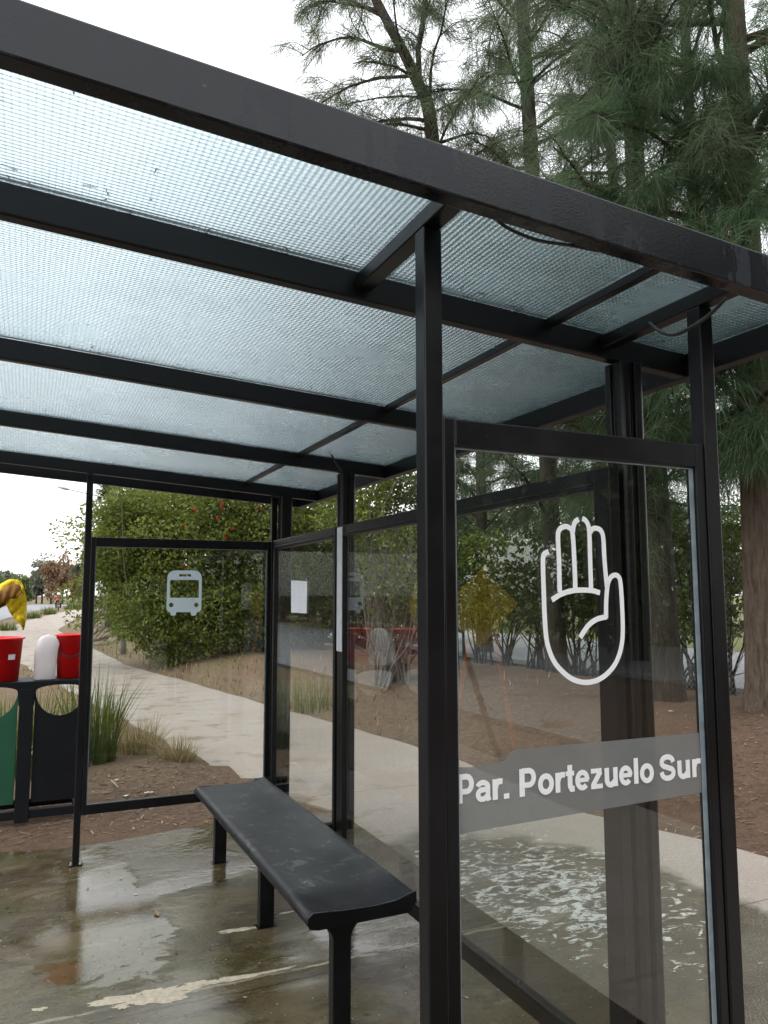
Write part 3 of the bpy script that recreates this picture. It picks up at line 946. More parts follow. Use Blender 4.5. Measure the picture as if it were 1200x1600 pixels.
# ================================================================== bench
BX0, BX1, BU0, BU1, BZ = .915, 1.325, 2.64, 4.62, .42
bn = thing('bench', 'long black perforated metal bench on three legs under the shelter', 'bench', ((BX0+BX1)/2, (BU0+BU1)/2, .004))
prof = []
def arcp(cx, cz, r_, a0, a1, n=8):
    for k in range(n+1):
        a = R(a0+(a1-a0)*k/n)
        prof.append((cx+r_*math.cos(a), cz+r_*math.sin(a)))
arcp(BX0+.027, BZ-.027, .027, 300, 75, 12)       # rolled front edge
prof += [(BX0+.06, BZ-.004), (BX0+.14, BZ-.007), (BX0+.25, BZ-.008), (BX0+.33, BZ-.006), (BX0+.365, BZ+.001)]
prof += [(BX1-.022, BZ+.010), (BX1-.004, BZ+.014), (BX1+.004, BZ+.008), (BX1-.008, BZ+.002), (BX0+.372, BZ-.018), (BX0+.33, BZ-.022), (BX0+.20, BZ-.026), (BX0+.06, BZ-.022)]
def sweep(name, prof, y0, y1, ny_, mat, par):
    V, F = [], []
    n = len(prof)
    for j in range(ny_+1):
        y = y0+(y1-y0)*j/ny_
        V += [(a, y, b) for a, b in prof]
    for j in range(ny_):
        for k in range(n):
            k2 = (k+1) % n
            F.append((j*n+k, j*n+k2, (j+1)*n+k2, (j+1)*n+k))
    F += [tuple(range(n)), tuple(range((ny_+1)*n-1, ny_*n-1, -1))]
    m = MB(); m.add(V, F)
    return m.build(name, mat, par, fix=True)
seat = sweep('seat', prof, BU0+.008, BU1-.008, 8, SEAT, bn)
for p in seat.data.polygons:
    if len(p.vertices) == 4: p.use_smooth = True
for y in (BU0, BU1-.008):
    m = MB()
    pl = [(BX0-.002, BZ-.03), (BX0+.004, BZ-.012), (BX0+.02, BZ+.001), (BX0+.06, BZ-.001), (BX0+.14, BZ-.007), (BX0+.25, BZ-.009), (BX0+.33, BZ-.005), (BX0+.365, BZ+.004), (BX1-.02, BZ+.012), (BX1+.004, BZ+.016), (BX1+.006, BZ-.02), (BX1-.02, BZ-.055), (BX0+.04, BZ-.058), (BX0+.008, BZ-.05)]
    m.prism(pl, 'y', y, y+.008)
    m.build('end_plate', STEEL, bn, bevel=.0015)
LXC = 1.055
for y in (BU0+.055, 3.625, BU1-.055):
    m = MB()
    pl = [(LXC-.034, .006)]
    zt_ = BZ-.060
    for k in range(7):                    # flared fillet at the top
        a = R(90*k/6)
        pl.append((LXC-.034-.06*(1-math.cos(a)), zt_-.06+.06*math.sin(a)))
    pl += [(BX0+.05, BZ-.030), (BX1-.06, BZ-.030)]
    for k in range(6, -1, -1):
        a = R(90*k/6)
        pl.append((LXC+.034+.06*(1-math.cos(a)), zt_-.06+.06*math.sin(a)))
    pl += [(LXC+.034, .006)]
    m.prism(pl, 'y', y-.022, y+.022)
    l = m.build('leg', STEEL, bn, bevel=.003)
    m = MB(); m.box(LXC-.045, LXC+.045, y-.032, y+.032, .0042, .0058)
    m.build('foot_plate', STEEL, l)

# ================================================================== litter bin on the left with cleaning things on it
bl = atz(48, 1272, .0)
BINX, BINY = -.13, 6.00
bin_ = thing('litter_bin', 'double litter bin in black steel with one green and one black panel', 'litter bin', (BINX, BINY, 0))
def zpx(py, depth): return 1.5-(py-930.3)*depth/FPX
dB = BINY*math.cos(YAW)+BINX*math.sin(YAW)
zt_ = zpx(1060, dB); zb_ = zpx(1262, dB)
def xb(px, Y=BINY): return aty(px, 1100, Y)[0]
x_post0, x_post1 = xb(30), xb(52)
w_post = x_post1-x_post0
xc_ = (x_post0+x_post1)/2
hw = .375
yb0, yb1 = BINY-.14, BINY+.20
# canopy plate with the two arched openings below it
m = MB()
arch = [(xc_-hw, zt_), (xc_+hw, zt_), (xc_+hw, zt_-.05)]
for k in range(11):
    t = k/10
    a = R(180*t)
    arch.append((xc_+.212+.155*math.cos(a), zt_-.062+.034*math.sin(a)))
arch += [(xc_+.048, zt_-.16), (xc_-.048, zt_-.16)]
for k in range(11):
    a = R(180*k/10)
    arch.append((xc_-.212+.155*math.cos(a), zt_-.062+.034*math.sin(a)))
arch += [(xc_-hw, zt_-.05)]
m.prism(arch, 'y', yb0-.004, yb0+.02)
m.box(xc_-hw, xc_+hw, yb0+.022, yb1, zt_-.022, zt_-.001)
m.build('top_plate', BINBLACK, bin_, bevel=.003)
m = MB()
m.box(x_post0, x_post1, yb0-.012, yb0+.03, zb_-.02, zt_-.05)
m.build('post', BINBLACK, bin_, bevel=.004)
def bin_front(cx, mat):
    # panel with a scooped top edge
    m = MB()
    hw_ = .160
    zs = zt_-.24
    pl = [(cx-hw_, zb_+.10), (cx+hw_, zb_+.10), (cx+hw_, zt_-.066)]
    for k in range(1, 12):
        a = R(180*k/12)
        pl.append((cx+(hw_-.004)*math.cos(a), zt_-.066-.17*math.sin(a)))
    pl += [(cx-hw_, zt_-.066)]
    m.prism(pl, 'y', yb0+.004, yb0+.016)
    m.box(cx-hw_+.004, cx-hw_+.016, yb0+.018, yb1-.02, zb_+.10, zt_-.26)
    m.box(cx+hw_-.016, cx+hw_-.004, yb0+.018, yb1-.02, zb_+.10, zt_-.26)
    return m.build('front_panel', mat, bin_, bevel=.002)
bin_front(xc_-.212, BINGREEN)
bin_front(xc_+.212, BINBLACK)
m = MB()
m.box(xc_-hw, xc_+hw, yb0, yb0+.03, zb_, zb_+.055)
m.box(xc_-hw, xc_+hw, yb1-.03, yb1, zb_, zb_+.055)
for x in (xc_-hw+.02, xc_+hw-.05, xc_-.02):
    m.box(x, x+.03, yb0+.03, yb1-.03, zb_-.001, zb_+.045)
m.build('base_frame', BINBLACK, bin_, bevel=.003)

def bucket(px0, px1, pytop, pybot, y, label, sticker=False, handle=False):
    x0, x1 = xb(px0, y), xb(px1, y)
    cx, r_ = (x0+x1)/2, (x1-x0)/2
    h = (zpx(pytop, y*math.cos(YAW)+cx*math.sin(YAW))-zt_)
    b = thing('bucket', label, 'bucket', (cx, y, zt_), 'red buckets on the bin')
    m = MB()
    m.lathe([(0, .002), (r_*.85, .002), (r_*.97, h-.012), (r_*1.05, h-.012), (r_*1.05, h-.004), (r_*1.02, h), (r_*.95, h), (r_*.83, .008), (0, .008)], (cx, y, zt_), 32)
    m.build('pail', RED, b, smooth=True)
    if sticker:
        m = MB()
        a0, a1, rr = R(298), R(318), r_*.885
        V = []
        for z in (h*.50, h*.62):
            for k in range(5):
                a = a0+(a1-a0)*k/4
                rz = r_*(.85+.12*z/h)+.0015
                V.append((cx+rz*math.cos(a), y+rz*math.sin(a), zt_+z))
        m.add(V, [(k, k+1, k+6, k+5) for k in range(4)])
        m.build('sticker', PAPERM, b)
    m = MB()
    pts = []
    for k in range(15):
        a = math.pi*k/14
        pts.append((cx-r_*1.03*math.cos(a), y-r_*(1.04)*math.sin(a)*.92-.004, zt_+h-.03-.125*math.sin(a)*(1 if handle else 0.9)))
    if handle: m.tube(pts, .0045, 6); m.build('handle', CABLE, b, smooth=True)
    return b
bucket(-50, 33, 994, 1060, BINY+.02, 'red bucket with a small printed sticker at the left end of the bin top', True)
bucket(83, 130, 989, 1056, BINY+.06, 'red bucket with a thin black handle next to the white jug', False, True)
# jug
jx0, jx1 = xb(50, BINY+.0), xb(86, BINY+.0)
jc = (jx0+jx1)/2; jw = (jx1-jx0)/2; jh = zpx(991, dB)-zt_
m = MB()
prof_z = [(0.0, .86), (.03, .95), (.3, .97), (.6, 1.0), (.78, .98), (.88, .88), (.95, .74), (.985, .62), (1.0, .50), (1.0, .10)]
V, F = [], []
nn = 20
for z, s_ in prof_z:
    for k in range(nn):
        a = 2*math.pi*k/nn
        c, s2 = math.cos(a), math.sin(a)
        q = (abs(c)**4+abs(s2)**4)**-.25
        dent = 1-.05*math.sin(3*a+7*z)-.05*max(0., math.sin(5*z*3.1+1.0))**6-.09*max(0., math.cos(a-4.2))**4*max(0., math.sin(z*4.2))
        V.append((jc+jw*s_*q*c*dent+(.012*z if z > .7 else 0), BINY-.01+jw*.8*s_*q*s2*dent, zt_+jh*(z-(.035*max(0., -c)*max(0., z-.5)*2 if z > .5 else 0)-(.05*max(0., c) if z > .9 else 0))))
for i in range(len(prof_z)-1):
    for k in range(nn):
        k2 = (k+1) % nn
        F.append((i*nn+k, i*nn+k2, (i+1)*nn+k2, (i+1)*nn+k))
F.append(tuple(range(nn))[::-1]); F.append(tuple((len(prof_z)-1)*nn+k for k in range(nn)))
m.add(V, F)
jug = m.build('jug', JUG, smooth=True)
tag(jug, 'dented white plastic jug standing between the two red buckets', 'jug')
# yellow cloth hanging over a dark broom handle that leans on the bin
cl = thing('broom', 'dark broom handle leaning at the far left beside the bin', 'broom', (-.35, 5.75, 0))
hp0, hp1 = np.array([-.66, 5.62, .01]), aty(14, 936, 5.72)
hp0 = np.array([hp1[0]-.32, 5.72, hp1[2]-.20])
m = MB(); m.tube([np.array([hp0[0]-.45, 5.72, .02]), hp0, hp1+np.array([0.02, 0, .012])], .026, 12); m.build('handle', CABLE, cl, smooth=True)
out_px = [(-14, 922), (0, 915), (9, 909), (17, 906), (26, 906), (33, 910), (37, 919), (40, 929), (40.5, 945), (40, 960), (38.5, 972), (37, 983), (35, 983), (33, 976), (28, 972), (20, 966), (14, 956), (10, 948)]
V, F = [], []
# cloth: an outer fold (front), a crown and a back fold joined over the handle, with thickness
top_curve = smooth_path([(x, y) for x, y in [(-20, 925), (-8, 919), (4, 912), (16, 906), (27, 906.5), (34, 911), (38, 921), (40.5, 935), (40.5, 950), (39.5, 965), (38, 976), (36, 984)]], 4)
inner_curve = smooth_path([(x, y) for x, y in [(-20, 951), (-10, 947), (0, 941), (6, 938), (10, 944), (13, 951), (17, 958), (21, 963.5), (25, 968), (30, 972.5), (32.5, 976.5), (34.5, 984)]], 4)
k = len(top_curve); rows = 7
for i in range(k):
    for j in range(rows):
        t = j/(rows-1)
        p = top_curve[i]*(1-t)+inner_curve[i]*t
        yy = 5.70-.06*math.sin(math.pi*(t*.72+.05))+.016*math.sin(i*.45+2*t)+.013*math.sin(j*2.3+i*.22)+.007*math.sin(i*1.3+j)
        V.append(aty(p[0], p[1], yy))
for i in range(k-1):
    for j in range(rows-1):
        F.append((i*rows+j, (i+1)*rows+j, (i+1)*rows+j+1, i*rows+j+1))
m = MB(); m.add(V, F)
clo = thing('cloth', 'bright yellow cloth drooping over the tip of the broom handle', 'cloth', tuple(hp1))
c1 = m.build('yellow_fold', YELLOW, clo, smooth=True)
sm_ = c1.modifiers.new('thick', 'SOLIDIFY'); sm_.thickness = .006
# inner fold: shade of the hollow put into a dark ochre colour
tc = smooth_path([(x, y) for x, y in [(-20, 932), (-6, 927), (6, 920), (16, 914), (26, 913), (32, 917), (34, 926)]], 4)
ic = smooth_path([(x, y) for x, y in [(-20, 953), (-10, 950), (0, 945), (8, 940), (15, 936), (22, 935), (27, 934)]], 4)
V, F = [], []
for i in range(len(tc)):
    for j in range(4):
        t = j/3
        p = tc[i]*(1-t)+ic[i]*t
        V.append(aty(p[0], p[1], 5.585-.015*math.sin(math.pi*t)+.006*math.sin(i)))
for i in range(len(tc)-1):
    for j in range(3):
        F.append((i*4+j, (i+1)*4+j, (i+1)*4+j+1, i*4+j+1))
m = MB(); m.add(V, F)
c2 = m.build('hollow_shade_fold', OCHRE, clo, smooth=True)
sm_ = c2.modifiers.new('thick', 'SOLIDIFY'); sm_.thickness = .004

# ================================================================== grasses
def blades(n, c, spread, hmin, hmax, lean, wd, seed, curve=.5, zfun=None, segs=4):
    r_ = np.random.default_rng(seed)
    Q, T = [], []
    for i in range(n):
        a = r_.uniform(0, 6.283); rr = spread*math.sqrt(r_.uniform())
        p = np.array([c[0]+rr*math.cos(a), c[1]+rr*math.sin(a), 0.])
        p[2] = float(hgt(p[0], p[1]))-.01 if zfun is None else zfun(p[0], p[1])
        h = r_.uniform(hmin, hmax)
        az = a+r_.normal(0, .7)
        ln = abs(r_.normal(0, lean))+.04
        d = np.array([math.cos(az), math.sin(az), 0])
        side = np.array([-d[1], d[0], 0])*math.cos(r_.uniform(-1, 1))+d*.3
        side /= np.linalg.norm(side)
        tn = r_.uniform()
        prev = None
        for k in range(segs+1):
            t = k/segs
            q = p+np.array([0, 0, 1])*h*(t-curve*ln*t*t*.6)+d*h*ln*(t*.4+curve*t*t*1.2)
            ww = wd*(1-t)**.7*r_.uniform(.9, 1.1)+.0006
            cur = (q-side*ww/2, q+side*ww/2)
            if prev is not None:
                Q.append([prev[0], prev[1], cur[1], cur[0]]); T.append(min(1, max(0, tn*.75+.25*t)))
            prev = cur
    return np.array(Q), np.array(T)
def grass_clump(name, label, c, n, spread, h0, h1, lean, wd, mat, seed, group=None, cat='grass', curve=.6):
    g_ = thing(name, label, cat, (c[0], c[1], float(hgt(c[0], c[1]))), group)
    Q, T = blades(n, c, spread, h0, h1, lean, wd, seed, curve)
    quad_cloud('blades', Q, T, mat, g_)
    return g_
grass_clump('grass_clump', 'tall green grass clump behind the far glass panel, next to the bin', (.58, 7.35), 260, .23, .45, .92, .28, .013, BLADE, 11)
grass_clump('grass_clump', 'green grass clump behind the litter bin, seen through its right opening', (.12, 7.2), 220, .25, .40, .85, .30, .013, BLADE, 12)
grass_clump('grass_clump', 'green grass clump rising behind the gap between bucket and jug', (-.10, 7.9), 160, .20, .45, .80, .25, .012, BLADE, 13)
grass_clump('grass_clump', 'larger straw coloured grass tuft on bare soil beside the tall green clump', (1.02, 7.75), 420, .20, .25, .46, .55, .005, STRAW, 14, curve=.9)
grass_clump('grass_clump', 'low straw coloured grass tuft at the edge of the path', (1.28, 7.25), 300, .16, .14, .30, .7, .005, STRAW, 15, curve=.9)
grass_clump('grass_clump', 'sparse tall green grass on the bank behind the timetable glass', (3.5, 9.9), 80, .28, .3, .62, .3, .010, BLADE, 16)
for i, (px, py, s_) in enumerate([(52, 966, 1.0), (12, 985, 1.1), (76, 960, 1.0), (119, 952, 1.2)]):
    p = atz(px, py)
    lab = ['green verge grass clump left of the motorcyclist, beyond the yellow cloth', 'green verge grass clump at the far left edge of the view, nearest to the road', 'green verge grass clump directly below the motorcyclist', 'green verge grass clump close against the far shelter post, under the bush'][i]
    h = 17*(p[1]*.91)/FPX*s_
    grass_clump('grass_clump', lab, (p[0], p[1]), 150, h*.7, h*.5, h*1.0, .35, .05*h, BLADE, 20+i, 'verge grass clumps by the road')
# scattered dry grass and litter, uncountable
Q, T = [], []
r_ = np.random.default_rng(5)
for i in range(1400):
    y = r_.uniform(7.8, 24)
    x = float(x_right(y))+abs(r_.normal(0, 1.2))+.05
    if r_.uniform() < .3: x = float(x_left(y))-abs(r_.normal(0, .5))-.05
    z = float(hgt(x, y))-.005
    h = r_.uniform(.03, .12); az = r_.uniform(0, 6.283); d = np.array([math.cos(az), math.sin(az), 0]); s_ = np.array([-d[1], d[0], 0])*.004*(1+y/8)
    p = np.array([x, y, z]); q = p+d*h*r_.uniform(.2, .8)+np.array([0, 0, h])
    Q.append([p-s_, p+s_, q+s_*.3, q-s_*.3]); T.append(r_.uniform())
tag(quad_cloud('dry_grass', np.array(Q), np.array(T), STRAW), 'thin dry grass along the edges of the path and bank', 'grass', kind='stuff')
Q, T = [], []
for i in range(5200):
    y = r_.uniform(2.5, 12) if i < 4200 else r_.uniform(5.4, 7)
    x = float(x_right(y))+r_.uniform(-.25, 3.2)*r_.uniform(.3, 1) if i < 4200 else r_.uniform(-.8, 1.6)
    z = float(hgt(x, y))+.006
    L = r_.uniform(.015, .07); az = r_.uniform(0, 6.283); d = np.array([math.cos(az), math.sin(az), r_.normal(0, .12)])*L; s_ = np.array([-math.sin(az), math.cos(az), 0])*r_.uniform(.002, .006)
    p = np.array([x, y, z])
    Q.append([p-s_, p+s_, p+d+s_, p+d-s_]); T.append(r_.uniform())
LITTER = mat_leaf('fallen_needle_litter', (.05, .03, .02), (.36, .27, .18), .1, .9)
tag(quad_cloud('needle_litter', np.array(Q), np.array(T), LITTER), 'fallen needles and twigs scattered over the soil bank', 'litter', kind='stuff')

Q, T = [], []
r_ = np.random.default_rng(15)
for i in range(420):                      # needles and dirt washed against the beams on top of the roof glass
    k = r_.integers(0, 5)
    y = us[k+1]-BW/2-abs(r_.normal(0, .035))-.004 if r_.uniform() < .9 else us[k]+BW/2+r_.uniform(.01, us[k+1]-us[k]-.05)
    x = r_.uniform(XL+.03, XB-.05)
    if abs(x-XD) < .03: continue
    z = zr(x, y)+BH-.0125
    L = r_.uniform(.006, .035); az = r_.uniform(0, 6.283)
    d = np.array([math.cos(az), math.sin(az), 0])*L; s_ = np.array([-math.sin(az), math.cos(az), 0])*r_.uniform(.001, .0035)
    p = np.array([x, y, z]); Q.append([p-s_, p+s_, p+d+s_*.5, p+d-s_*.5]); T.append(r_.uniform(0, .5))
tag(quad_cloud('roof_litter', np.array(Q), np.array(T), LITTER), 'dark needles and dirt lying on top of the roof glass', 'litter', kind='stuff')
GRIT = mat_leaf('pale_and_dark_grit', (.03, .022, .012), (.55, .52, .46), .0, .8, [(.6, (.10, .08, .05))])
Q, T = [], []
for i in range(1500):
    x, y = r_.uniform(-.4, 2.0), r_.uniform(2.4, 5.2)
    q_ = r_.uniform(.0015, .0045)*(1 if r_.uniform() < .95 else 2.5); az = r_.uniform(0, 6.283)
    d = np.array([math.cos(az), math.sin(az), 0])*q_*r_.uniform(1, 2.5); s_ = np.array([-math.sin(az), math.cos(az), 0])*q_*.7
    p = np.array([x, y, .0072]); Q.append([p-d*.4-s_*.3, p+s_, p+d, p-s_]); T.append(r_.uniform()**1.4)
tag(quad_cloud('floor_grit', np.array(Q), np.array(T), GRIT), 'specks of grit and froth scattered over the wet slab', 'grit', kind='stuff')

# ================================================================== trees
def unit(v): return v/(np.linalg.norm(v)+1e-9)
def limb_path(p, d, L, n, droop, r_, wob=.12):
    pts = [p.copy()]
    d = unit(d)
    for k in range(n):
        d = unit(d+np.array([r_.normal(0, wob), r_.normal(0, wob), r_.normal(0, wob*.6)-droop*(k/n)]))
        p = p+d*L/n
        pts.append(p.copy())
    return np.array(pts)
def sprays(base, dirs, r_, per=26, Ls=(.16, .34), wd=.006, down=.55):
    """bundles of fine drooping needles; returns quads"""
    n = len(base)
    B = np.repeat(base, per, 0)
    D = np.repeat(dirs, per, 0)
    N = n*per
    rnd = r_.normal(0, .36, (N, 3))
    d = D+rnd; d[:, 2] -= r_.uniform(.1, 1., N)*down
    d /= np.linalg.norm(d, axis=1)[:, None]
    L = r_.uniform(Ls[0], Ls[1], N)[:, None]
    st = B+D*r_.uniform(-.20, .24, N)[:, None]+r_.normal(0, .035, (N, 3))
    side = np.cross(d, r_.normal(0, 1, (N, 3))); side /= np.linalg.norm(side, axis=1)[:, None]+1e-9
    w_ = wd*r_.uniform(.6, 1.3, N)[:, None]/2
    mid = st+d*L*.55
    d2 = d+np.array([0, 0, -.35]); d2 /= np.linalg.norm(d2, axis=1)[:, None]
    end = mid+d2*L*.5
    Q1 = np.stack([st-side*w_*.7, st+side*w_*.7, mid+side*w_, mid-side*w_], 1)
    Q2 = np.stack([mid-side*w_, mid+side*w_, end+side*w_*.25, end-side*w_*.25], 1)
    tn = np.repeat(np.clip(r_.normal(.42, .2, n), 0, 1), per)+r_.normal(0, .1, N)
    return np.concatenate([Q1, Q2]), np.clip(np.concatenate([tn, tn]), 0, 1)
def casuarina(name, label, trunk, rad, z0, z1, nl, L0, L1, seed, mat=NEEDLE, bark=BARK_DARK, dens=1.0, bias=None, wd=.007, group='casuarina trees on the bank', extra=None, up=.55, per=32):
    """trunk: list of points; limbs between heights z0 and z1"""
    r_ = np.random.default_rng(seed)
    T_ = smooth_path(trunk, 6)
    base = T_[0]
    t = thing(name, label, 'tree', tuple(base), group)
    rr = np.interp(np.linspace(0, 1, len(T_)), [0, .04, .12, 1], [rad*1.35, rad*1.1, rad, rad*.45])
    m = MB()
    # fluted trunk
    n = 18
    V, F = [], []
    for i, (p, q) in enumerate(zip(T_, rr)):
        for k in range(n):
            a = 2*math.pi*k/n
            fl = 1+.10*math.sin(3*a+.4*i*.3+seed)+.06*math.sin(7*a+seed+.2*i)
            V.append((p[0]+q*fl*math.cos(a), p[1]+q*fl*math.sin(a), p[2]))
    for i in range(len(T_)-1):
        for k in range(n):
            k2 = (k+1) % n
            F.append((i*n+k, i*n+k2, (i+1)*n+k2, (i+1)*n+k))
    m.add(V, F)
    m.build('trunk', bark, t, smooth=True)
    lb = MB()
    SB, SD = [], []
    def dress(pts, frac0, step):
        L = np.linalg.norm(np.diff(pts, axis=0), axis=1); cum = np.concatenate([[0], np.cumsum(L)])
        s = cum[-1]*frac0
        while s < cum[-1]:
            q = np.array([np.interp(s, cum, pts[:, j]) for j in range(3)])
            i = min(np.searchsorted(cum, s), len(pts)-1); d = unit(pts[i]-pts[i-1])
            SB.append(q+r_.normal(0, .02, 3)); SD.append(d*.5+np.array([r_.normal(0, .3), r_.normal(0, .3), -.1]))
            s += step*r_.uniform(.7, 1.4)
    limbs = []
    for i in range(nl):
        z = z0+(z1-z0)*(i+r_.uniform(0, 1))/nl
        p = np.array([np.interp(z, T_[:, 2], T_[:, j]) for j in range(3)])
        az = r_.uniform(0, 6.283)
        if bias is not None and r_.uniform() < .55: az = bias+r_.normal(0, .6)
        L = (L0+(L1-L0)*(z-z0)/(z1-z0+1e-6))*r_.uniform(.6, 1.2)
        limbs.append((p, np.array([math.cos(az), math.sin(az), up+r_.normal(0, .25)]), L, rad*.22*r_.uniform(.6, 1.1)))
    for e in (extra or []):
        limbs.append((np.array(e[0], float), np.array(e[1], float), e[2], e[3]))
    for p, d, L, rb in limbs:
        pts = limb_path(p, d, L, 8, .22, r_, .13)
        lb.tube(pts, np.linspace(rb, rb*.25, len(pts)), 6, True)
        dress(pts, .45, .15/dens)
        nt_ = int(5+4*L*dens)
        for k in range(nt_):
            f = r_.uniform(.2, 1)
            i = min(int(f*8), 7)
            q = pts[i]+(pts[i+1]-pts[i])*(f*8-i if f < 1 else 1)
            dd = unit(pts[i+1]-pts[i])+r_.normal(0, .65, 3)+np.array([0, 0, .15])
            tw = limb_path(q, dd, r_.uniform(.35, .95)*(1.1-.4*f)*min(1, L/1.6), 5, .35, r_, .18)
            lb.tube(tw, np.linspace(rb*.3, rb*.08+.0015, len(tw)), 4, False)
            dress(tw, .25, .13/dens)
    lb.build('limbs', bark, t, smooth=True)
    Q, T = sprays(np.array(SB), np.array(SD), r_, per, wd=wd)
    quad_cloud('crown', Q, T, mat, t)
    return t
def G(x, y, dz=0): return np.array([x, y, float(hgt(x, y))+dz])
# nearest trunk at the right edge of the photo
def tp(px, py, depth): return atd(px, py, depth)
t1b = G(6.42, 5.30, -.1)
casuarina('casuarina_tree', 'casuarina with thick fissured brown trunk, nearest at the right edge', [t1b, t1b+[.0, .0, 2.], t1b+[.05, .05, 4.5], t1b+[.1, .1, 8.5]], .21, 2.6, 8.2, 34, 2.0, 1.9, 31, NEEDLE_G, BARK, 1.0, bias=math.pi*1.05, wd=.0048, up=.35, extra=[(t1b+[0, 0, z_], (math.cos(a_), math.sin(a_), .12), L_, .03) for z_, a_, L_ in ((2.5, 2.6, 1.1), (2.8, 2.9, 1.3), (3.1, 2.4, 1.4), (2.7, 3.4, 1.0), (3.4, 3.0, 1.5), (3.6, 2.3, 1.3), (2.9, 1.9, 1.2), (2.5, 3.5, 1.0), (2.7, 3.9, 1.1), (3.0, 4.2, 1.2), (3.3, 3.6, 1.5), (3.7, 3.9, 1.5), (4.1, 3.4, 1.6), (4.5, 3.8, 1.5), (5.0, 3.5, 1.6), (5.6, 4.0, 1.5), (6.2, 3.6, 1.5))])
t2b = G(6.15, 6.35, -.1)
casuarina('casuarina_tree', 'casuarina with dark straight trunk seen through the hand sign glass', [t2b, t2b+[-.02, .02, 2.], t2b+[-.10, .05, 5.], t2b+[-.15, .1, 9.5]], .165, 2.3, 9, 40, 2.0, 1.9, 32, NEEDLE, BARK_DARK, .8, bias=math.pi*1.0, wd=.0048)
p3 = tp(872, 1075, 11.2); t3b = G(p3[0], p3[1], -.1)
p3t = tp(815, 0, 11.2)
casuarina('casuarina_tree', 'slim upright casuarina with trunk rising above the middle of the roof beam', [t3b, t3b*.5+p3t*.5+[.05, 0, -.4], p3t, p3t+(p3t-t3b)*.15], .13, 2.5, 11.5, 44, 2.2, 1.8, 33, NEEDLE, BARK_DARK, .7, wd=.0066)
p4 = tp(700, 1060, 12.); t4b = G(p4[0], p4[1], -.1)
p4a, p4c, p4d = tp(676, 225, 12.), tp(648, 120, 12.), tp(590, 5, 12.)
ex = [(tp(655, 140, 12), unit(tp(668, 0, 12)-tp(655, 140, 12)), 2.2, .05), (tp(672, 190, 12), unit(tp(560, 150, 12)-tp(672, 190, 12)), 1.5, .035), (tp(674, 205, 12), unit(tp(590, 190, 12)-tp(674, 205, 12)), 1.3, .03),
      (tp(630, 80, 12), unit(tp(500, 60, 12)-tp(630, 80, 12)), 1.8, .035), (tp(645, 118, 12), unit(tp(480, 110, 12.3)-tp(645, 118, 12)), 2.0, .03), (tp(672, 200, 12), unit(tp(690, 20, 12.3)-tp(672, 200, 12)), 2.2, .03)]
casuarina('casuarina_tree', 'leaning casuarina with forked trunk and open crown against white sky', [t4b, t4b*.5+p4a*.5+[.1, 0, 0], p4a, p4c, p4d, p4d+(p4d-p4c)*.6], .125, 7.2, 11.5, 15, 1.7, 1.5, 34, NEEDLE, BARK_DARK, .62, wd=.0062, extra=ex)
p5 = tp(985, 1060, 15.); t5b = G(p5[0], p5[1], -.1)
casuarina('casuarina_tree', 'far casuarina filling the gap between two nearer trunks, behind the fence line', [t5b, t5b+[.1, 0, 5], t5b+[-.1, 0, 13]], .17, 1.3, 13, 50, 2.6, 2.4, 35, NEEDLE, BARK_DARK, .5, wd=.0082)
p6 = tp(1110, 1070, 11.); t6b = G(p6[0], p6[1], -.1)
casuarina('casuarina_tree', 'bushy casuarina just left of the thick trunk and further back', [t6b, t6b+[.1, 0, 4], t6b+[.2, .1, 11]], .15, 1.7, 10.5, 46, 2.2, 2.2, 36, NEEDLE_G, BARK_DARK, .7, wd=.0068)
p7 = tp(760, 1040, 17.); t7b = G(p7[0], p7[1], -.1)
casuarina('casuarina_tree', 'far low casuarina showing as a thicket under the leaning trunk', [t7b, t7b+[0, .1, 4], t7b+[.1, .2, 9.6]], .14, 1.4, 9.2, 48, 2.6, 2.0, 37, NEEDLE, BARK_DARK, .7, wd=.012)
# trees of the same row behind the photographer's right shoulder (seen as reflections)
for i, (x, y, s_) in enumerate([(6.5, 1.6, 41), (6.9, -1.8, 42)]):
    b = G(x, y, -.1)
    casuarina('casuarina_tree', ['casuarina beyond the right edge of the view, first after the thick trunk', 'casuarina beyond the right edge of the view, second after the thick trunk'][i], [b, b+[0, 0, 3], b+[.1, 0, 9]], .19, 2.4, 8.8, 30, 2.1, 1.9, s_, NEEDLE, BARK_DARK, .7, wd=.012, per=18)

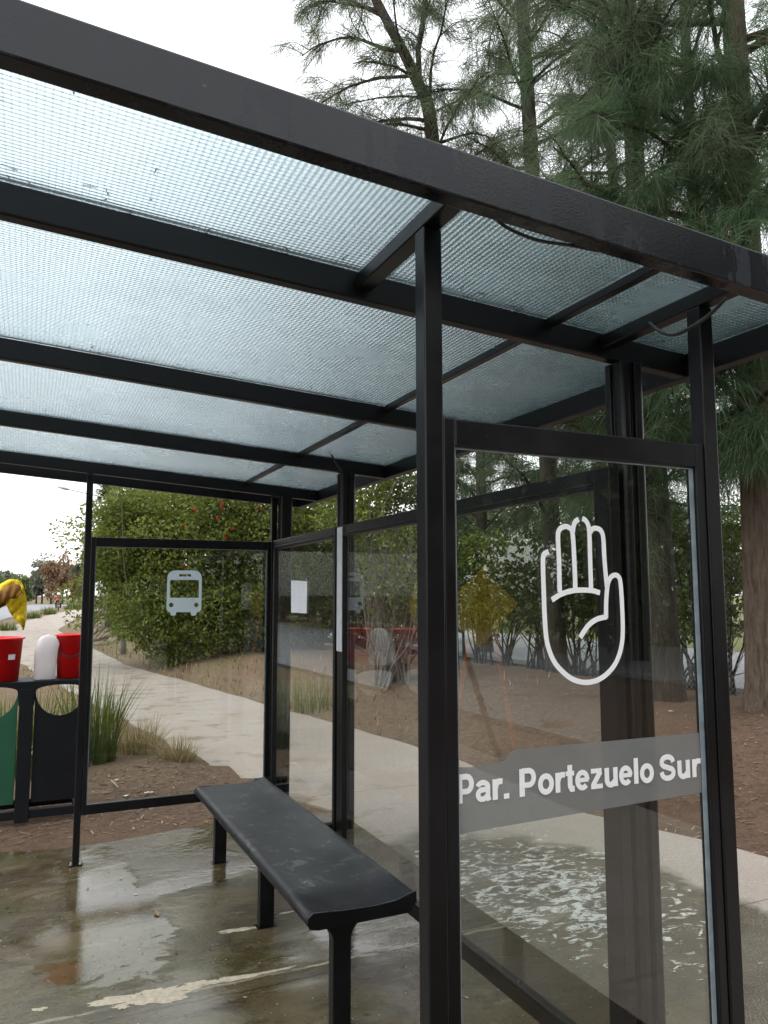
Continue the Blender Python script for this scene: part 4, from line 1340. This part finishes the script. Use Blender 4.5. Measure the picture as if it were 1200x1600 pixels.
def leaf_cloud(lobes, n, size, r_, shell=.45, droop=.3, tone_mu=.45, tone_sd=.2, jag=.22):
    """leaves scattered through lumpy lobes [(cx,cy,cz,rx,ry,rz,w)]"""
    lobes = np.array(lobes, float)
    wts = lobes[:, 6]/lobes[:, 6].sum()
    k = r_.choice(len(lobes), n, p=wts)
    L = lobes[k]
    d = r_.normal(0, 1, (n, 3)); d /= np.linalg.norm(d, axis=1)[:, None]
    bumpy = 1+jag*(np.sin(5*d[:, 0]+L[:, 0]*3)*np.sin(4*d[:, 1]+L[:, 2]*2)+.7*np.sin(9*d[:, 2]+L[:, 1])+.5*np.sin(14*d[:, 0]-11*d[:, 2]))
    rad = (1-shell*r_.uniform(0, 1, n)**1.5)*bumpy
    P = L[:, :3]+d*rad[:, None]*L[:, 3:6]
    ax = r_.normal(0, .8, (n, 3))+d*.6; ax[:, 2] -= droop; ax /= np.linalg.norm(ax, axis=1)[:, None]
    sd_ = np.cross(ax, r_.normal(0, 1, (n, 3))); sd_ /= np.linalg.norm(sd_, axis=1)[:, None]
    ln = size*r_.uniform(.6, 1.4, n)[:, None]; wdt = ln*.24
    Q = np.stack([P, P+ax*ln*.5+sd_*wdt, P+ax*ln, P+ax*ln*.5-sd_*wdt], 1)
    clump = .5+.5*np.sin(P[:, 0]*2.3+1.7*np.sin(P[:, 2]*2.1))*np.sin(P[:, 1]*2.+P[:, 2]*1.6)
    T = np.clip(r_.normal(tone_mu, tone_sd, n)+.28*(clump-.5), 0, 1)
    return Q, T
def bush(name, label, cat, base, lobes, n, size, mat, seed, group=None, stems=10, stem_mat=TWIG, srad=.03, flowers=0, trunk=None, **kw):
    r_ = np.random.default_rng(seed)
    t = thing(name, label, cat, tuple(base), group)
    base = np.array(base, float)
    lobes = [(base[0]+l[0], base[1]+l[1], base[2]+l[2], *l[3:]) for l in lobes]
    m = MB()
    if trunk:
        m.tube(smooth_path([base+np.array(q) for q in trunk[0]], 4), np.linspace(trunk[1], trunk[1]*.4, (len(trunk[0])-1)*4+1), 10)
    for i in range(stems):
        l = lobes[r_.integers(len(lobes))]
        tgt = np.array(l[:3])+r_.normal(0, .45, 3)*np.array(l[3:6])
        st = base+np.array([r_.normal(0, .12), r_.normal(0, .12), -.03]) if not trunk else base+np.array(trunk[0][-2])+r_.normal(0, .05, 3)
        mid = st*.5+tgt*.5+r_.normal(0, .15, 3)*np.linalg.norm(tgt-st)*.4
        P = smooth_path([st, st*.7+mid*.3+[0, 0, .05], mid, tgt], 4)
        m.tube(P, np.linspace(srad*r_.uniform(.6, 1.1), srad*.15, len(P)), 5, False)
        for k in range(3):
            q = P[r_.integers(4, len(P))]
            P2 = limb_path(q, (tgt-st)+r_.normal(0, .8, 3), np.linalg.norm(tgt-st)*r_.uniform(.2, .5), 4, .1, r_)
            m.tube(P2, np.linspace(srad*.3, srad*.07, len(P2)), 4, False)
    m.build('stems' if not trunk else 'trunk', stem_mat, t, smooth=True)
    Q, T = leaf_cloud(lobes, n, size, r_, **kw)
    keep = Q[:, :, 2].min(1) > hgt(Q[:, 0, 0], Q[:, 0, 1])
    quad_cloud('foliage' if not trunk else 'crown', Q[keep], T[keep], mat, t)
    return t, lobes
def on_lobe_px(px, py, depth): return atd(px, py, depth)

# ---- big bottlebrush bush behind the far end panel
bb = G(3.0, 17.6)
lob = [(-.2, 0, 2.0, 1.9, 1.7, 1.7, 3), (.9, .2, 2.3, 1.7, 1.6, 1.6, 3), (-.95, .5, 2.35, .95, 1.1, .95, 2), (.2, 0, 3.15, 1.6, 1.4, 1.0, 2), (-.85, .2, 3.0, .95, 1., .75, 1), (.5, -.9, .95, 1.3, .8, .85, 1.6), (-.4, -.7, .9, .9, .7, .7, .8), (1.8, -.1, 1.4, 1.0, 1.0, 1.2, 1.4)]
bt, bl_ = bush('bottlebrush_bush', 'large olive green bottlebrush bush dotted with red flowers behind the bus sign', 'bush', bb, lob, 95000, .088, LEAF_OLIVE, 51, None, 24, TWIG, .05, tone_mu=.42)
# weeping greyer bush to its right
bb2 = G(4.9, 17.4)
lob2 = [(0, 0, 2.2, 1.4, 1.3, 1.9, 3), (.5, .2, 3.2, 1.3, 1.3, 1.1, 2), (-.3, -.3, 1.0, 1.1, .8, .9, 1.4), (1.0, .3, 1.4, .9, .9, 1.2, 1.)]
bush('bottlebrush_bush', 'weeping bottlebrush bush with bare grey twigs showing, right of the bus sign', 'bush', bb2, lob2, 40000, .09, LEAF_OLIVE, 52, None, 60, TWIG, .035, tone_mu=.30, droop=.9)
# red flowers: each its own part of the big bush
fl0 = None
fpx = [(304, 796, 16.3), (346, 786, 16.6), (347, 793, 16.6), (406, 793, 17.2), (288, 823, 16.2), (352, 838, 16.4), (286, 883, 16.0), (219, 1007, 16.6), (246, 995, 16.4), (208, 992, 16.8), (340, 810, 16.5), (363, 826, 16.6)]
r_ = np.random.default_rng(9)
for i, (px, py, dp) in enumerate(fpx):
    c = atd(px, py, dp-.55)
    n = 60
    d = r_.normal(0, 1, (n, 3)); d /= np.linalg.norm(d, axis=1)[:, None]
    ax = unit(r_.normal(0, 1, 3)+[0, 0, .3])
    st = c+ax*r_.uniform(-.04, .04, n)[:, None]
    sd_ = np.cross(d, ax)*.008
    e = st+d*.026
    quad_cloud('flower', np.stack([st-sd_, st+sd_, e+sd_, e-sd_], 1), r_.uniform(0, 1, n), FLOWER, bt)

# ---- darker shrubs behind the back wall glass
b3 = G(6.7, 18.8)
bush('shrub', 'dark green shrub behind the timetable, right of the weeping bush', 'bush', b3, [(0, 0, 1.6, 1.3, 1.2, 1.5, 3), (.3, 0, 2.9, 1.3, 1.2, 1.1, 2), (-.5, -.4, .8, .9, .8, .8, 1)], 11000, .12, LEAF_DARK, 53, None, 16, TWIG, .035)
p = atd(585, 1045, 15.5); b4 = G(p[0], p[1])
bush('shrub', 'glossy yellow green shrub whose top shows above the back wall rail', 'bush', b4, [(-.1, 0, 3.3, .85, .8, .8, 2), (.5, .1, 3.5, .7, .7, .6, 1.5), (-.5, .2, 2.7, .7, .7, .6, 1), (.3, 0, 2.3, .8, .8, .6, 1)], 6500, .10, LEAF_YELLOW, 54, None, 14, TWIG, .035)
p = atd(615, 1060, 10.6); b5 = G(p[0], p[1])
bush('shrub', 'half bare shrub with pale crooked stems and sparse yellow leaves on the bank', 'bush', b5, [(.1, .0, 1.30, .5, .5, .45, 2), (.45, .1, 1.2, .35, .35, .35, 1.2), (-.2, .1, 1.7, .5, .4, .4, .8), (.3, 0, 1.9, .5, .5, .4, .8)], 1500, .075, LEAF_YELLOW, 55, None, 46, TWIG, .022, tone_mu=.4)
p = atd(560, 1040, 20); b6 = G(p[0], p[1])
bush('shrub', 'brown green hedge shrub far behind the half bare shrub', 'bush', b6, [(0, 0, 1.4, 1.9, 1.2, 1.5, 3), (1.6, 0, 1.6, 1.7, 1.2, 1.6, 3), (-.2, 0, 2.6, 1.2, 1., .9, 1)], 9000, .15, LEAF_DARK, 56, None, 30, TWIG, .03, tone_mu=.35)
# trees seen through the hand glass
for i, (px, py, dp, lab, mt) in enumerate([(745, 1040, 13.5, 'small leafy shrub in front of the wire fence, left part of the hand sign glass', LEAF_DARK), (905, 1060, 11.8, 'thin leafy shrub by the wire fence, behind the palm of the hand sign', LEAF_DARK), (790, 1040, 13.2, 'yellowish shrub by the wire fence, between the trunks', LEAF_OLIVE), (960, 1070, 11.0, 'dark shrub by the wire fence, just right of the palm of the hand sign', LEAF_DARK), (1075, 1085, 10.5, 'dark shrub by the wire fence, left of the near panel post', LEAF_DARK), (1128, 1085, 9.6, 'dark shrub by the wire fence, between the near panel post and the thick trunk', LEAF_DARK), (845, 1045, 12.6, 'dark shrub by the wire fence, behind the fingers of the hand sign', LEAF_DARK)]):
    p = atd(px, py, dp); b = G(p[0], p[1])
    bush('shrub', lab, 'bush', b, [(0, 0, 1.15, .6, .6, .5, 2), (.3, .1, 1.7, .6, .5, .5, 1.5), (-.3, 0, 1.9, .5, .5, .4, 1)], 3200, .09, mt, 160+i, None, 14, BARK_DARK, .025)
# dark trunk shapes between
p = atd(865, 1070, 10.4)
# ---- wire fence behind the trees
FX = 7.6
fence = thing('wire_fence', 'tall chain link fence with dark posts running behind the casuarina trunks', 'fence', (FX, 9, float(hgt(FX, 9))))
m = MB()
r0, r1 = 3.5, 15.5
zf0 = .24
Q = []
step, wdh = .075, .0045
for yk in np.arange(r0-1.8, r1+1.8, step):
    for sgn in (1, -1):
        a0, a1 = yk, yk+sgn*1.75
        lo, hi = max(min(a0, a1), r0), min(max(a0, a1), r1)
        if hi <= lo: continue
        f = lambda y: zf0+(y-a0)/(a1-a0)*1.75
        p0, p1 = np.array([FX, lo, f(lo)]), np.array([FX, hi, f(hi)])
        e = np.array([0, wdh/2, 0])
        Q.append([p0-e, p0+e, p1+e, p1-e])
quad_cloud('wire_mesh', np.array(Q), np.full(len(Q), .5), WIRE, fence)
for y in np.arange(r0, r1+.1, 2.4):
    m = MB(); m.tube([(FX+.03, y, 0.0), (FX+.03, y, 2.05)], .025, 8); m.build('fence_post', BARK_DARK, fence, smooth=True)

# ================================================================== lamp post, far trees
lp = G(2.35, 21.2)
lx = atd(196, 900, lp[1]*math.cos(YAW)+lp[0]*math.sin(YAW))
lp[0] = lx[0]
dl = lp[1]*math.cos(YAW)+lp[0]*math.sin(YAW)
lamp = thing('street_lamp', 'slim grey street lamp rising through the bottlebrush bush', 'street lamp', tuple(lp))
ztop = 1.5-(700-930.3)*dl/FPX
m = MB(); m.tube([lp+[0, 0, -.1], [lp[0], lp[1], 2], [lp[0], lp[1], ztop]], [.075, .065, .05], 12); m.build('pole', GALV, lamp, smooth=True)
za = 1.5-(784-930.3)*dl/FPX
e0 = np.array([lp[0]-.05, lp[1]-.0, za]); e1 = atd(108, 765, dl)
m = MB(); m.tube([e0, e1], [.022, .016], 8); m.build('arm', GALV, lamp, smooth=True)
e2 = atd(90, 760.5, dl)
m = MB(); m.tube([e1, e1*.6+e2*.4, e2], [.022, .042, .02], 8); m.build('lamp_head', GALV, lamp, smooth=True)

def leafy_tree(name, label, base, h, rx, mat, seed, n=2500, size=.35, bark=BARK_DARK, group='trees beyond the road', tr=.18, low=.25):
    r_ = np.random.default_rng(seed)
    lob = []
    for k in range(7):
        a = r_.uniform(0, 6.28); q = r_.uniform(0, .6)
        lob.append((rx*q*math.cos(a), rx*q*math.sin(a), h*(low+.12+(.78-low)*r_.uniform(.1, 1)), rx*r_.uniform(.4, .7), rx*r_.uniform(.4, .7), h*r_.uniform(.12, .2), 1))
    lob.append((0, 0, h*.62, rx*.7, rx*.7, h*.28, 2))
    return bush(name, label, 'tree', base, lob, n, size, mat, seed, group, 10, bark, tr*.6, trunk=([(0, 0, -.2), (0, 0, h*.25), (.1, 0, h*.4)], tr), jag=.25)
# conifer behind the bush
p = atd(172, 930, 34)
casuarina('casuarina_tree', 'dark grey green casuarina standing behind the left side of the bottlebrush bush', [G(p[0], p[1], -.1), G(p[0]+.1, p[1], 3.5), G(p[0]-.1, p[1], 7.6)], .14, 1.8, 7.4, 46, 1.9, .6, 38, NEEDLE, BARK_DARK, .6, wd=.022, per=24, group=None)
# left flank of the bush: leaves over the path edge
p = atd(130, 960, 24); b = G(p[0], p[1])
bush('shrub', 'rounded green shrub left of the far shelter post, leaning over the path', 'bush', b, [(.45, 0, 2.6, .60, .9, .52, 2), (.40, 0, 2.75, .5, .7, .6, 1), (1.12, 0, 1.5, .55, .6, .7, 1), (1.25, 0, .8, .55, .6, .6, 1)], 9000, .085, LEAF_OLIVE, 71, None, 14, TWIG, .035, tone_mu=.36)
far_specs = [
    (66, 150, 868, 26, LEAF_GREY, 'tall thin crowned grey green tree above the autumn trees', 61, .9),
    (80, 140, 872, 22, LEAF_BROWN, 'russet autumn tree directly above the motorcyclist', 62, 1),
    (98, 145, 868, 20, LEAF_BROWN, 'russet autumn tree right of the motorcyclist', 63, 1),
    (114, 150, 882, 20, LEAF_BROWN, 'russet autumn tree partly behind the rounded shrub', 64, 1),
    (57, 150, 895, 14, LEAF_GREY, 'pale brownish tree left of the autumn trees', 65, 1),
    (40, 170, 900, 20, LEAF_FAR, 'bright green tree just right of the yellow cloth', 66, 1),
    (28, 200, 900, 20, LEAF_FAR, 'green tree directly behind the yellow cloth', 67, 1),
    (2, 190, 897, 20, LEAF_FAR, 'light green tree at the left edge of the photo', 68, 1),
    (14, 330, 892, 26, LEAF_GREY, 'hazy blue grey tree far off at the left', 69, 1),
    (-25, 200, 895, 24, LEAF_FAR, 'light green tree beyond the left edge of the photo', 70, 1),
    (130, 160, 885, 22, LEAF_BROWN, 'russet autumn tree hidden mostly by the far shelter post', 74, 1),
]
for px, dep, ytop, wpx, mt, lab, sd, sx_ in far_specs:
    p = atd(px, 930, dep)
    h = (930.3-ytop)*dep/FPX+1.4
    rx = wpx*.5*dep/FPX*1.5
    leafy_tree('far_tree', lab, np.array([p[0], p[1], 0.]), h, rx, mt, sd, 1700, .0042*dep, tr=.2*dep/150, low=.02 if mt is not LEAF_GREY else .2)
# far tree line beyond the lane and the field on the right
for i, (px, dep, ytop, lab) in enumerate([(735, 36, 770, 'broad dark tree across the field, behind the left of the hand sign'), (830, 40, 780, 'broad dark tree across the field, behind the fingers of the hand sign'), (930, 34, 760, 'broad dark tree across the field, behind the thumb of the hand sign'), (1030, 36, 770, 'broad dark tree at the far side of the field, behind the straight dark trunk'), (1130, 32, 780, 'broad dark tree at the far side of the field, left of the thick trunk'), (640, 42, 800, 'broad dark tree at the far side of the field, behind the bare shrub'), (545, 46, 800, 'broad dark tree at the far side of the field, behind the middle column')]):
    p = atd(px, 930, dep)
    leafy_tree('field_tree', lab, np.array([p[0], p[1], .2]), (930-ytop)*dep/FPX+1.6, 3.0, LEAF_DARK, 80+i, 12000, .15, group='trees beyond the field', tr=.22, low=.05)
# across the street behind the photographer's left (reflected in the back glass)
seen_in_glass = [(-11.5, 10.5, 8.5, 3.4, 'green tree across the street, facing the litter bin'), (-11, 17, 9, 3.4, 'green tree across the street, between the bin and the first of the long row'), (-11, 24, 9, 3.6, 'green tree across the street, nearest of its row'), (-12.5, 31, 10, 4.2, 'green tree across the street, second of its row'), (-11.5, 39, 10, 4.2, 'green tree across the street, third of its row'), (-12, 48, 10, 4.5, 'green tree across the street, fourth of its row'), (-10, 58, 10, 4.5, 'green tree across the street, furthest of its row'),
    (1.0, -12.5, 5.0, 2.6, 'green tree behind the photographer, nearest to the kerb'), (4.6, -11.5, 7.5, 2.9, 'green tree behind the photographer, over the footpath'), (7.2, -9.8, 9, 3.4, 'green tree behind the photographer, on the bank'), (10.6, -9.0, 9.5, 3.6, 'green tree behind the photographer, by the fence'), (13.2, -8.4, 9, 3.6, 'green tree behind the photographer, beyond the fence'),
    (2.8, -12.6, 5, 2.4, 'low green tree behind the photographer, between the kerb and footpath trees'), (5.9, -10.8, 4.6, 2.4, 'low green tree behind the photographer, at the foot of the bank'), (9.0, -9.3, 7, 3.2, 'mid height green tree behind the photographer, on the bank'),
    (-10.5, 35, 4.5, 3.4, 'low green tree across the street, nearer of the two low ones'), (-10.5, 45, 4.5, 3.4, 'low green tree across the street, further of the two low ones')]
for i, (x, y, h_, r0_, lab) in enumerate(seen_in_glass):
    leafy_tree('street_tree', lab, np.array([x, y, 0.]), h_, r0_, LEAF_DARK, 90+i, 20000, .24, group='trees seen only as reflections', tr=.2, low=.0)

def hedge(label, x0, x1, y0, y1, h, seed, n):
    r_ = np.random.default_rng(seed)
    root = thing('hedge', label, 'hedge', ((x0+x1)/2, (y0+y1)/2, 0))
    lob = []
    L = math.hypot(x1-x0, y1-y0); k = int(L/1.1)
    for i in range(k+1):
        t = i/k
        for q in range(2):
            lob.append((x0+(x1-x0)*t+r_.normal(0, .2), y0+(y1-y0)*t+r_.normal(0, .2), h*(.3+.36*q)+r_.normal(0, .1), .85, .85, h*.30, 1))
    Q, T = leaf_cloud(lob, n, .22, r_, shell=.5)
    keep = Q[:, :, 2].min(1) > .02
    quad_cloud('foliage', Q[keep], T[keep], LEAF_DARK, root)
    m = MB()
    for l in lob[::4]: m.tube([(l[0], l[1], -.05), (l[0]+.1, l[1], h*.5), (l[0], l[1]+.1, h*.8)], [.05, .03, .01], 5)
    m.build('stems', BARK_DARK, root)
hedge('unseen dark clipped hedge added behind the photographer, reflected in the near and far panels', -3.0, 19.0, -14.6, -12.2, 3.0, 201, 26000)  # out of view, added to close the bright sky band in the panes
hedge('dark clipped hedge along the other side of the street, reflected in the back wall', -13.8, -13.2, 3.0, 66.0, 3.0, 202, 42000)

# ================================================================== motorcyclist far along the road
mp = atd(91, 949, 78); mp = np.array([mp[0], mp[1], 0.])
mc = thing('motorcycle', 'dark motorcycle riding away along the road with its rider', 'motorcycle', tuple(mp))
for dy in (-.68, .68):
    m = MB(); V = []
    m.tube([mp+[0, dy+.26*math.cos(a), .31+.26*math.sin(a)] for a in np.linspace(0, 2*math.pi, 19)], .06, 8, False)
    w_ = m.build('wheel', CABLE, mc, smooth=True)
    m = MB(); m.tube([mp+[-.05, dy, .31], mp+[.05, dy, .31]], .16, 14); m.build('rim', GALV, w_)
m = MB(); m.tube([mp+[0, -.75, .78], mp+[0, -.3, .72], mp+[0, .15, .84], mp+[0, .5, .80]], [.10, .15, .18, .08], 10); m.box(mp[0]-.14, mp[0]+.14, mp[1]-.25, mp[1]+.3, .3, .62)
m.build('frame_body', CABLE, mc, smooth=False)
m = MB(); m.tube([mp+[-.36, .42, 1.05], mp+[0, .52, 1.0], mp+[.36, .42, 1.05]], .02, 6); m.tube([mp+[0, .50, 1.0], mp+[0, .70, .33]], .035, 6); m.build('handlebar', GALV, mc)
m = MB(); m.box(mp[0]-.07, mp[0]+.07, mp[1]-.84, mp[1]-.80, .66, .74); m.build('tail_light', RED, mc)
m = MB(); m.box(mp[0]-.10, mp[0]+.10, mp[1]-.86, mp[1]-.84, .44, .58); m.build('number_plate', WHITE, mc)
def skin_body(name, joints, edges, rad, mat, parent):
    me = bpy.data.meshes.new(name)
    me.from_pydata([tuple(np.array(j)-np.array(origin_of(parent))) for j in joints], edges, [])
    o = bpy.data.objects.new(name, me); col.objects.link(o); o.parent = parent
    md = o.modifiers.new('skin', 'SKIN')
    if not me.skin_vertices: 
        bm = bmesh.new(); bm.from_mesh(me); bm.verts.layers.skin.verify(); bm.to_mesh(me); bm.free()
    for sv, r0_ in zip(me.skin_vertices[0].data, rad): sv.radius = (r0_, r0_)
    me.skin_vertices[0].data[0].use_root = True
    s2 = o.modifiers.new('sub', 'SUBSURF'); s2.levels = 1; s2.render_levels = 2
    me.materials.append(mat)
    return o
pr_ = thing('person', 'rider in a red jacket and pale helmet sitting on the motorcycle, seen from behind', 'person', tuple(mp+[0, -.15, .86]))
J = [mp+[0, -.15, .92], mp+[0, -.08, 1.15], mp+[0, .02, 1.40], mp+[0, .05, 1.50], mp+[0, .08, 1.62],
     mp+[-.2, .02, 1.40], mp+[-.32, .16, 1.18], mp+[-.34, .40, 1.08], mp+[.2, .02, 1.40], mp+[.32, .16, 1.18], mp+[.34, .40, 1.08],
     mp+[-.16, -.08, .88], mp+[-.24, .30, .76], mp+[-.22, .12, .36], mp+[-.22, .25, .30], mp+[.16, -.08, .88], mp+[.24, .30, .76], mp+[.22, .12, .36], mp+[.22, .25, .30]]
E_ = [(0, 1), (1, 2), (2, 3), (3, 4), (2, 5), (5, 6), (6, 7), (2, 8), (8, 9), (9, 10), (0, 11), (11, 12), (12, 13), (13, 14), (0, 15), (15, 16), (16, 17), (17, 18)]
rd = [.17, .16, .17, .07, .10, .09, .065, .05, .09, .065, .05, .12, .10, .07, .05, .12, .10, .07, .05]
skin_body('body', J, E_, rd, CABLE, pr_)
JACKET = mat_plain('red_jacket', (.50, .06, .07), .8, .3, 6)
J2 = [mp+[0, -.13, .98], mp+[0, -.09, 1.18], mp+[0, .01, 1.42], mp+[-.22, .02, 1.40], mp+[-.33, .15, 1.18], mp+[.22, .02, 1.40], mp+[.33, .15, 1.18]]
skin_body('jacket', J2, [(0, 1), (1, 2), (2, 3), (3, 4), (2, 5), (5, 6)], [.19, .185, .185, .105, .085, .105, .085], JACKET, pr_)
m = MB(); m.lathe([(0, -.15), (.08, -.14), (.135, -.06), (.15, .03), (.12, .11), (.06, .15), (0, .16)], tuple(mp+[0, .09, 1.66]), 14); m.build('helmet', WHITE, pr_, smooth=True)

# ================================================================== roadworks sign behind the photographer (shows as a reflection)
q = np.array([3.85, -3.6, .0])
rs = thing('warning_sign', 'blank yellow diamond board on orange legs, reflected in the hand sign glass', 'sign', tuple(q))
m = MB(); m.prism([(q[0]-.46, 1.36), (q[0]-.02, 1.74), (q[0]+.36, 1.42), (q[0]-.06, 1.02)], 'y', q[1], q[1]+.02); m.build('board', YELLOW, rs, fix=True)
for sx_ in (-.35, .35):
    m = MB(); m.tube([q+[sx_, -.05, .0], q+[sx_*.3, -.03, 1.3]], .022, 6); m.build('leg', ORANGE, rs)

# ================================================================== small debris
def leaflet(name, label, px, py, z, L, mat, seed, cat='leaf'):
    p = atz(px, py, z)
    r_ = np.random.default_rng(seed)
    az = r_.uniform(0, 6.28); d = np.array([math.cos(az), math.sin(az), 0]); s_ = np.array([-d[1], d[0], 0])
    m = MB()
    V = [p+[0, 0, .002], p+d*L*.3+s_*L*.2+[0, 0, .006], p+d*L*.3+[0, 0, .003], p+d*L*.3-s_*L*.2+[0, 0, .006], p+d*L*.7+s_*L*.17+[0, 0, .007], p+d*L*.7+[0, 0, .004], p+d*L*.7-s_*L*.17+[0, 0, .007], p+d*L+[0, 0, .006]]
    m.add(V, [(0, 2, 1), (0, 3, 2), (1, 2, 5, 4), (2, 3, 6, 5), (4, 5, 7), (5, 6, 7)])
    tag(m.build(name, mat), label, cat)
leaflet('leaf', 'tiny yellow green leaf lying on the near end of the bench seat', 609, 1384, BZ-.006, .02, LEAF_YELLOW, 1)
leaflet('leaf', 'small ochre leaf on the wet slab left of the bench', 247, 1432, .006, .06, STRAW, 2)
DEB = mat_plain('white_paper_scrap', (.62, .62, .60), .8, .1, 30)
for i, (px, py, L) in enumerate([(232, 1232, .05), (197, 1237, .04), (182, 1214, .035)]):
    p = atz(px, py, 0); z = float(hgt(p[0], p[1])); p = atz(px, py, z+.01)
    m = MB(); blob(m, p[0], p[1], L*.6, L*.4, float(hgt(p[0], p[1]))+.02, 30+i, .3*i, 14, .5)
    tag(m.build('paper_scrap', DEB), ['white paper scrap on the soil, nearest to the bench', 'white paper scrap on the soil in front of the green grass clump', 'small white paper scrap furthest from the slab, by the grass clump'][i], 'litter')
a, b = atz(170, 1219, .05), atz(185, 1233, .05)
m = MB(); m.tube([a+[0, 0, .01], (a+b)/2+[0, 0, .016], b+[0, 0, .01]], .006, 6)
tag(m.build('stick', SAND, smooth=True), 'pale stick lying on the soil in front of the tall green grass', 'stick')
for i, (px, py, s_) in enumerate([(1048, 1118, .02), (1012, 975, .02)][:1]):
    p = atz(px, py, .38); m = MB(); blob(m, p[0], p[1], .03, .02, float(hgt(p[0], p[1]))+.02, 50, 0, 12, .4)
    tag(m.build('paper_scrap', DEB), 'white paper scrap on the bank, seen at the right through the hand sign glass', 'litter')
